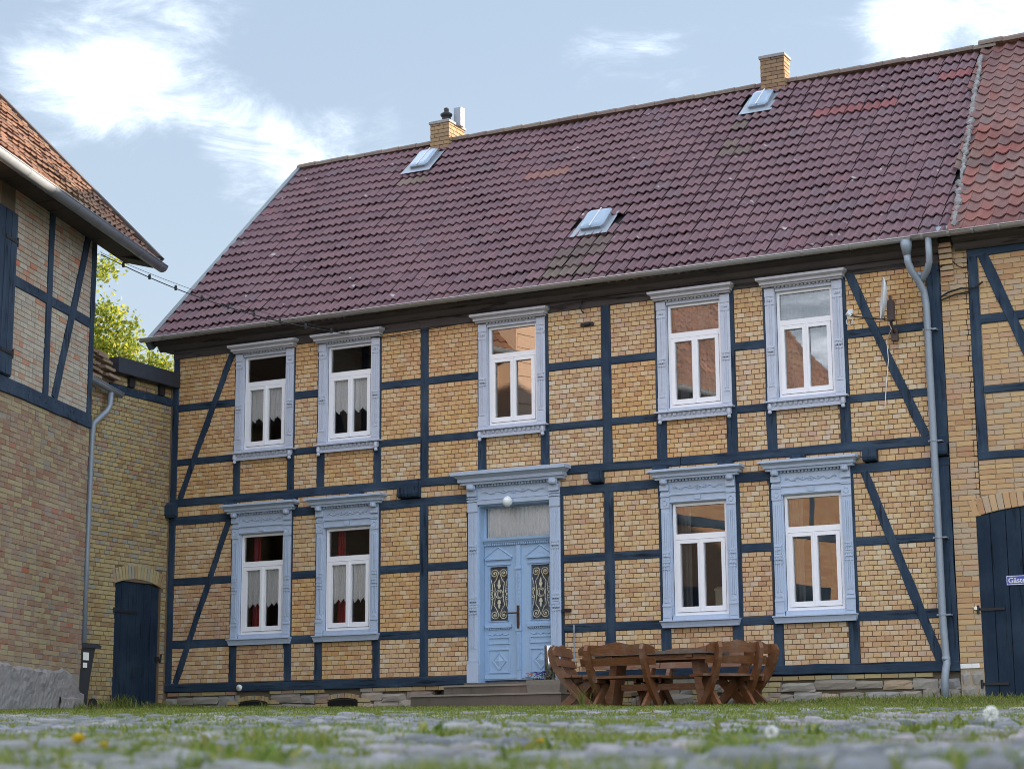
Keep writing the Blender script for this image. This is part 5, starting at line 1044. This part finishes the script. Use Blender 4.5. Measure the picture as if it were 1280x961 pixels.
def flower(x, y, h, kind, label, r=.018):
    z = float(gz(x, y)); t = thing('dandelion', label, 'flower', (x, y, z), 0, 'dandelions in the yard')
    MB().tube([(0, 0, 0), (.004, 0, h*.6), (0, 0, h)], .0025, 5).build('stem', M['green'], t)
    hd = MB()
    if kind == 'seed':
        for i in range(70):
            d = RNG.normal(size=3); d /= np.linalg.norm(d); e = np.cross(d, RNG.normal(size=3)); e /= np.linalg.norm(e); c = np.array([0, 0, h]); g = np.cross(d, e)
            hd.add([c+d*.003, c+d*r+e*.006, c+d*r*1.05+g*.006, c+d*r-e*.006], [(0, 1, 2, 3)])
        hd.build('seed_head', M['seed'], t)
    else:
        for i in range(46):
            a, el = RNG.uniform(0, 6.28), RNG.uniform(.15, 1.3); d = np.array([math.cos(a)*math.cos(el), math.sin(a)*math.cos(el), math.sin(el)]); e = np.array([-math.sin(a), math.cos(a), 0])*.004; c = np.array([0, 0, h])
            hd.add([c-e*.4, c+d*r*.8-e, c+d*r, c+d*r*.8+e], [(0, 1, 2, 3)])
        hd.build('petals', M['yellow'], t)
flower(18.25, -23.85, .035, 'y', 'yellow dandelion among the cobbles in the near corner below the barn', .024)
flower(18.40, -23.95, .028, 'y', 'small half-hidden yellow dandelion close beside a larger one', .014)
flower(19.318, -22.6, .045, 'seed', 'white dandelion clock in front of the far right bench', .015)
flower(19.342, -20.516, .075, 'seed', 'tall white dandelion clock below the navy gate', .025)
flower(18.95, -23.1, .03, 'y', 'pale yellow dandelion in the grass straight below the front door', .012)
rl = MB()
for i in range(6):
    a = i*1.05; d = np.array([math.cos(a), math.sin(a), .35]); e = np.array([-math.sin(a), math.cos(a), 0]); rl.add([(0, 0, 0), tuple(d*.03+e*.014), tuple(d*.055), tuple(d*.03-e*.014)], [(0, 1, 2, 3)])
o = rl.build('dead_leaf', M['rust']); o.location = (18.29, -24.03, float(gz(18.29, -24.03))+.004); tag(o, 'red-brown withered leaf on the cobbles beside the yellow dandelion', 'leaf')

# ------------------------------------------------------------------ tree behind the passage
tr = thing('tree', 'sunlit yellow-green tree rising behind the passage wall', 'tree', (-12.2, 11, 1.0), world_parts=True)
tk = MB().tube([(-12.2, 11, .8), (-12.15, 11.05, 3), (-12.3, 10.9, 5.5), (-12.0, 11, 8), (-11.6, 11, 11)], [.28, .24, .19, .12, .03], 9); tips = []
for i in range(26):
    z = random.uniform(4.5, 10); a = random.uniform(0, 6.28); L = random.uniform(1.4, 3.6)*(1 if z < 8.5 else .7); p = np.array([-12.1, 11, z]); d = np.array([math.cos(a), math.sin(a), random.uniform(.15, .6)]); q = [p, p+d*L*.5+RNG.normal(0, .1, 3), p+d*L]; tk.tube(q, [.06, .04, .012], 5); tips += [q[1]*(1-k)+q[2]*k for k in (.1, .4, .7, 1., 1.15)]
tips = [p for p in tips if p[2] < 10.6 and p[0] < -9.0+(10.3-p[2])*.35]
tk.build('trunk', M['bark'], tr)
for z, X_ in ((9.65, -8.8), (9.3, -9.2), (10.5, -9.5), (10.9, -9.7), (10.2, -9.9), (11.25, -10.0), (12.4, -10.2), (9.75, -8.3), (9.5, -8.6), (8.9, -9.6), (9.9, -9.6), (10.9, -10.2), (8.6, -8.9), (8.3, -9.5), (10.1, -9.3)): tips.append(np.array([X_, 10+random.uniform(-.4, .4), z]))
n = 330; C = np.repeat(np.array(tips), n, 0); C = C+RNG.normal(0, .25, C.shape)*np.array([1, 1, .75]); N = len(C)
D = RNG.normal(size=(N, 3)); D /= np.linalg.norm(D, axis=1)[:, None]; E = np.cross(D, RNG.normal(size=(N, 3))); E /= np.linalg.norm(E, axis=1)[:, None]; s_ = RNG.uniform(.035, .08, N)[:, None]
V = np.stack([C-D*s_, C+E*s_*.62, C+D*s_, C-E*s_*.62], 1); F = np.arange(N*4).reshape(-1, 4)
cr = link('crown', mesh_np('crown', V.reshape(-1, 3), F, M['leaf']), tr)
for o in list(bpy.data.objects):
    if '_world' in o: del o['_world']
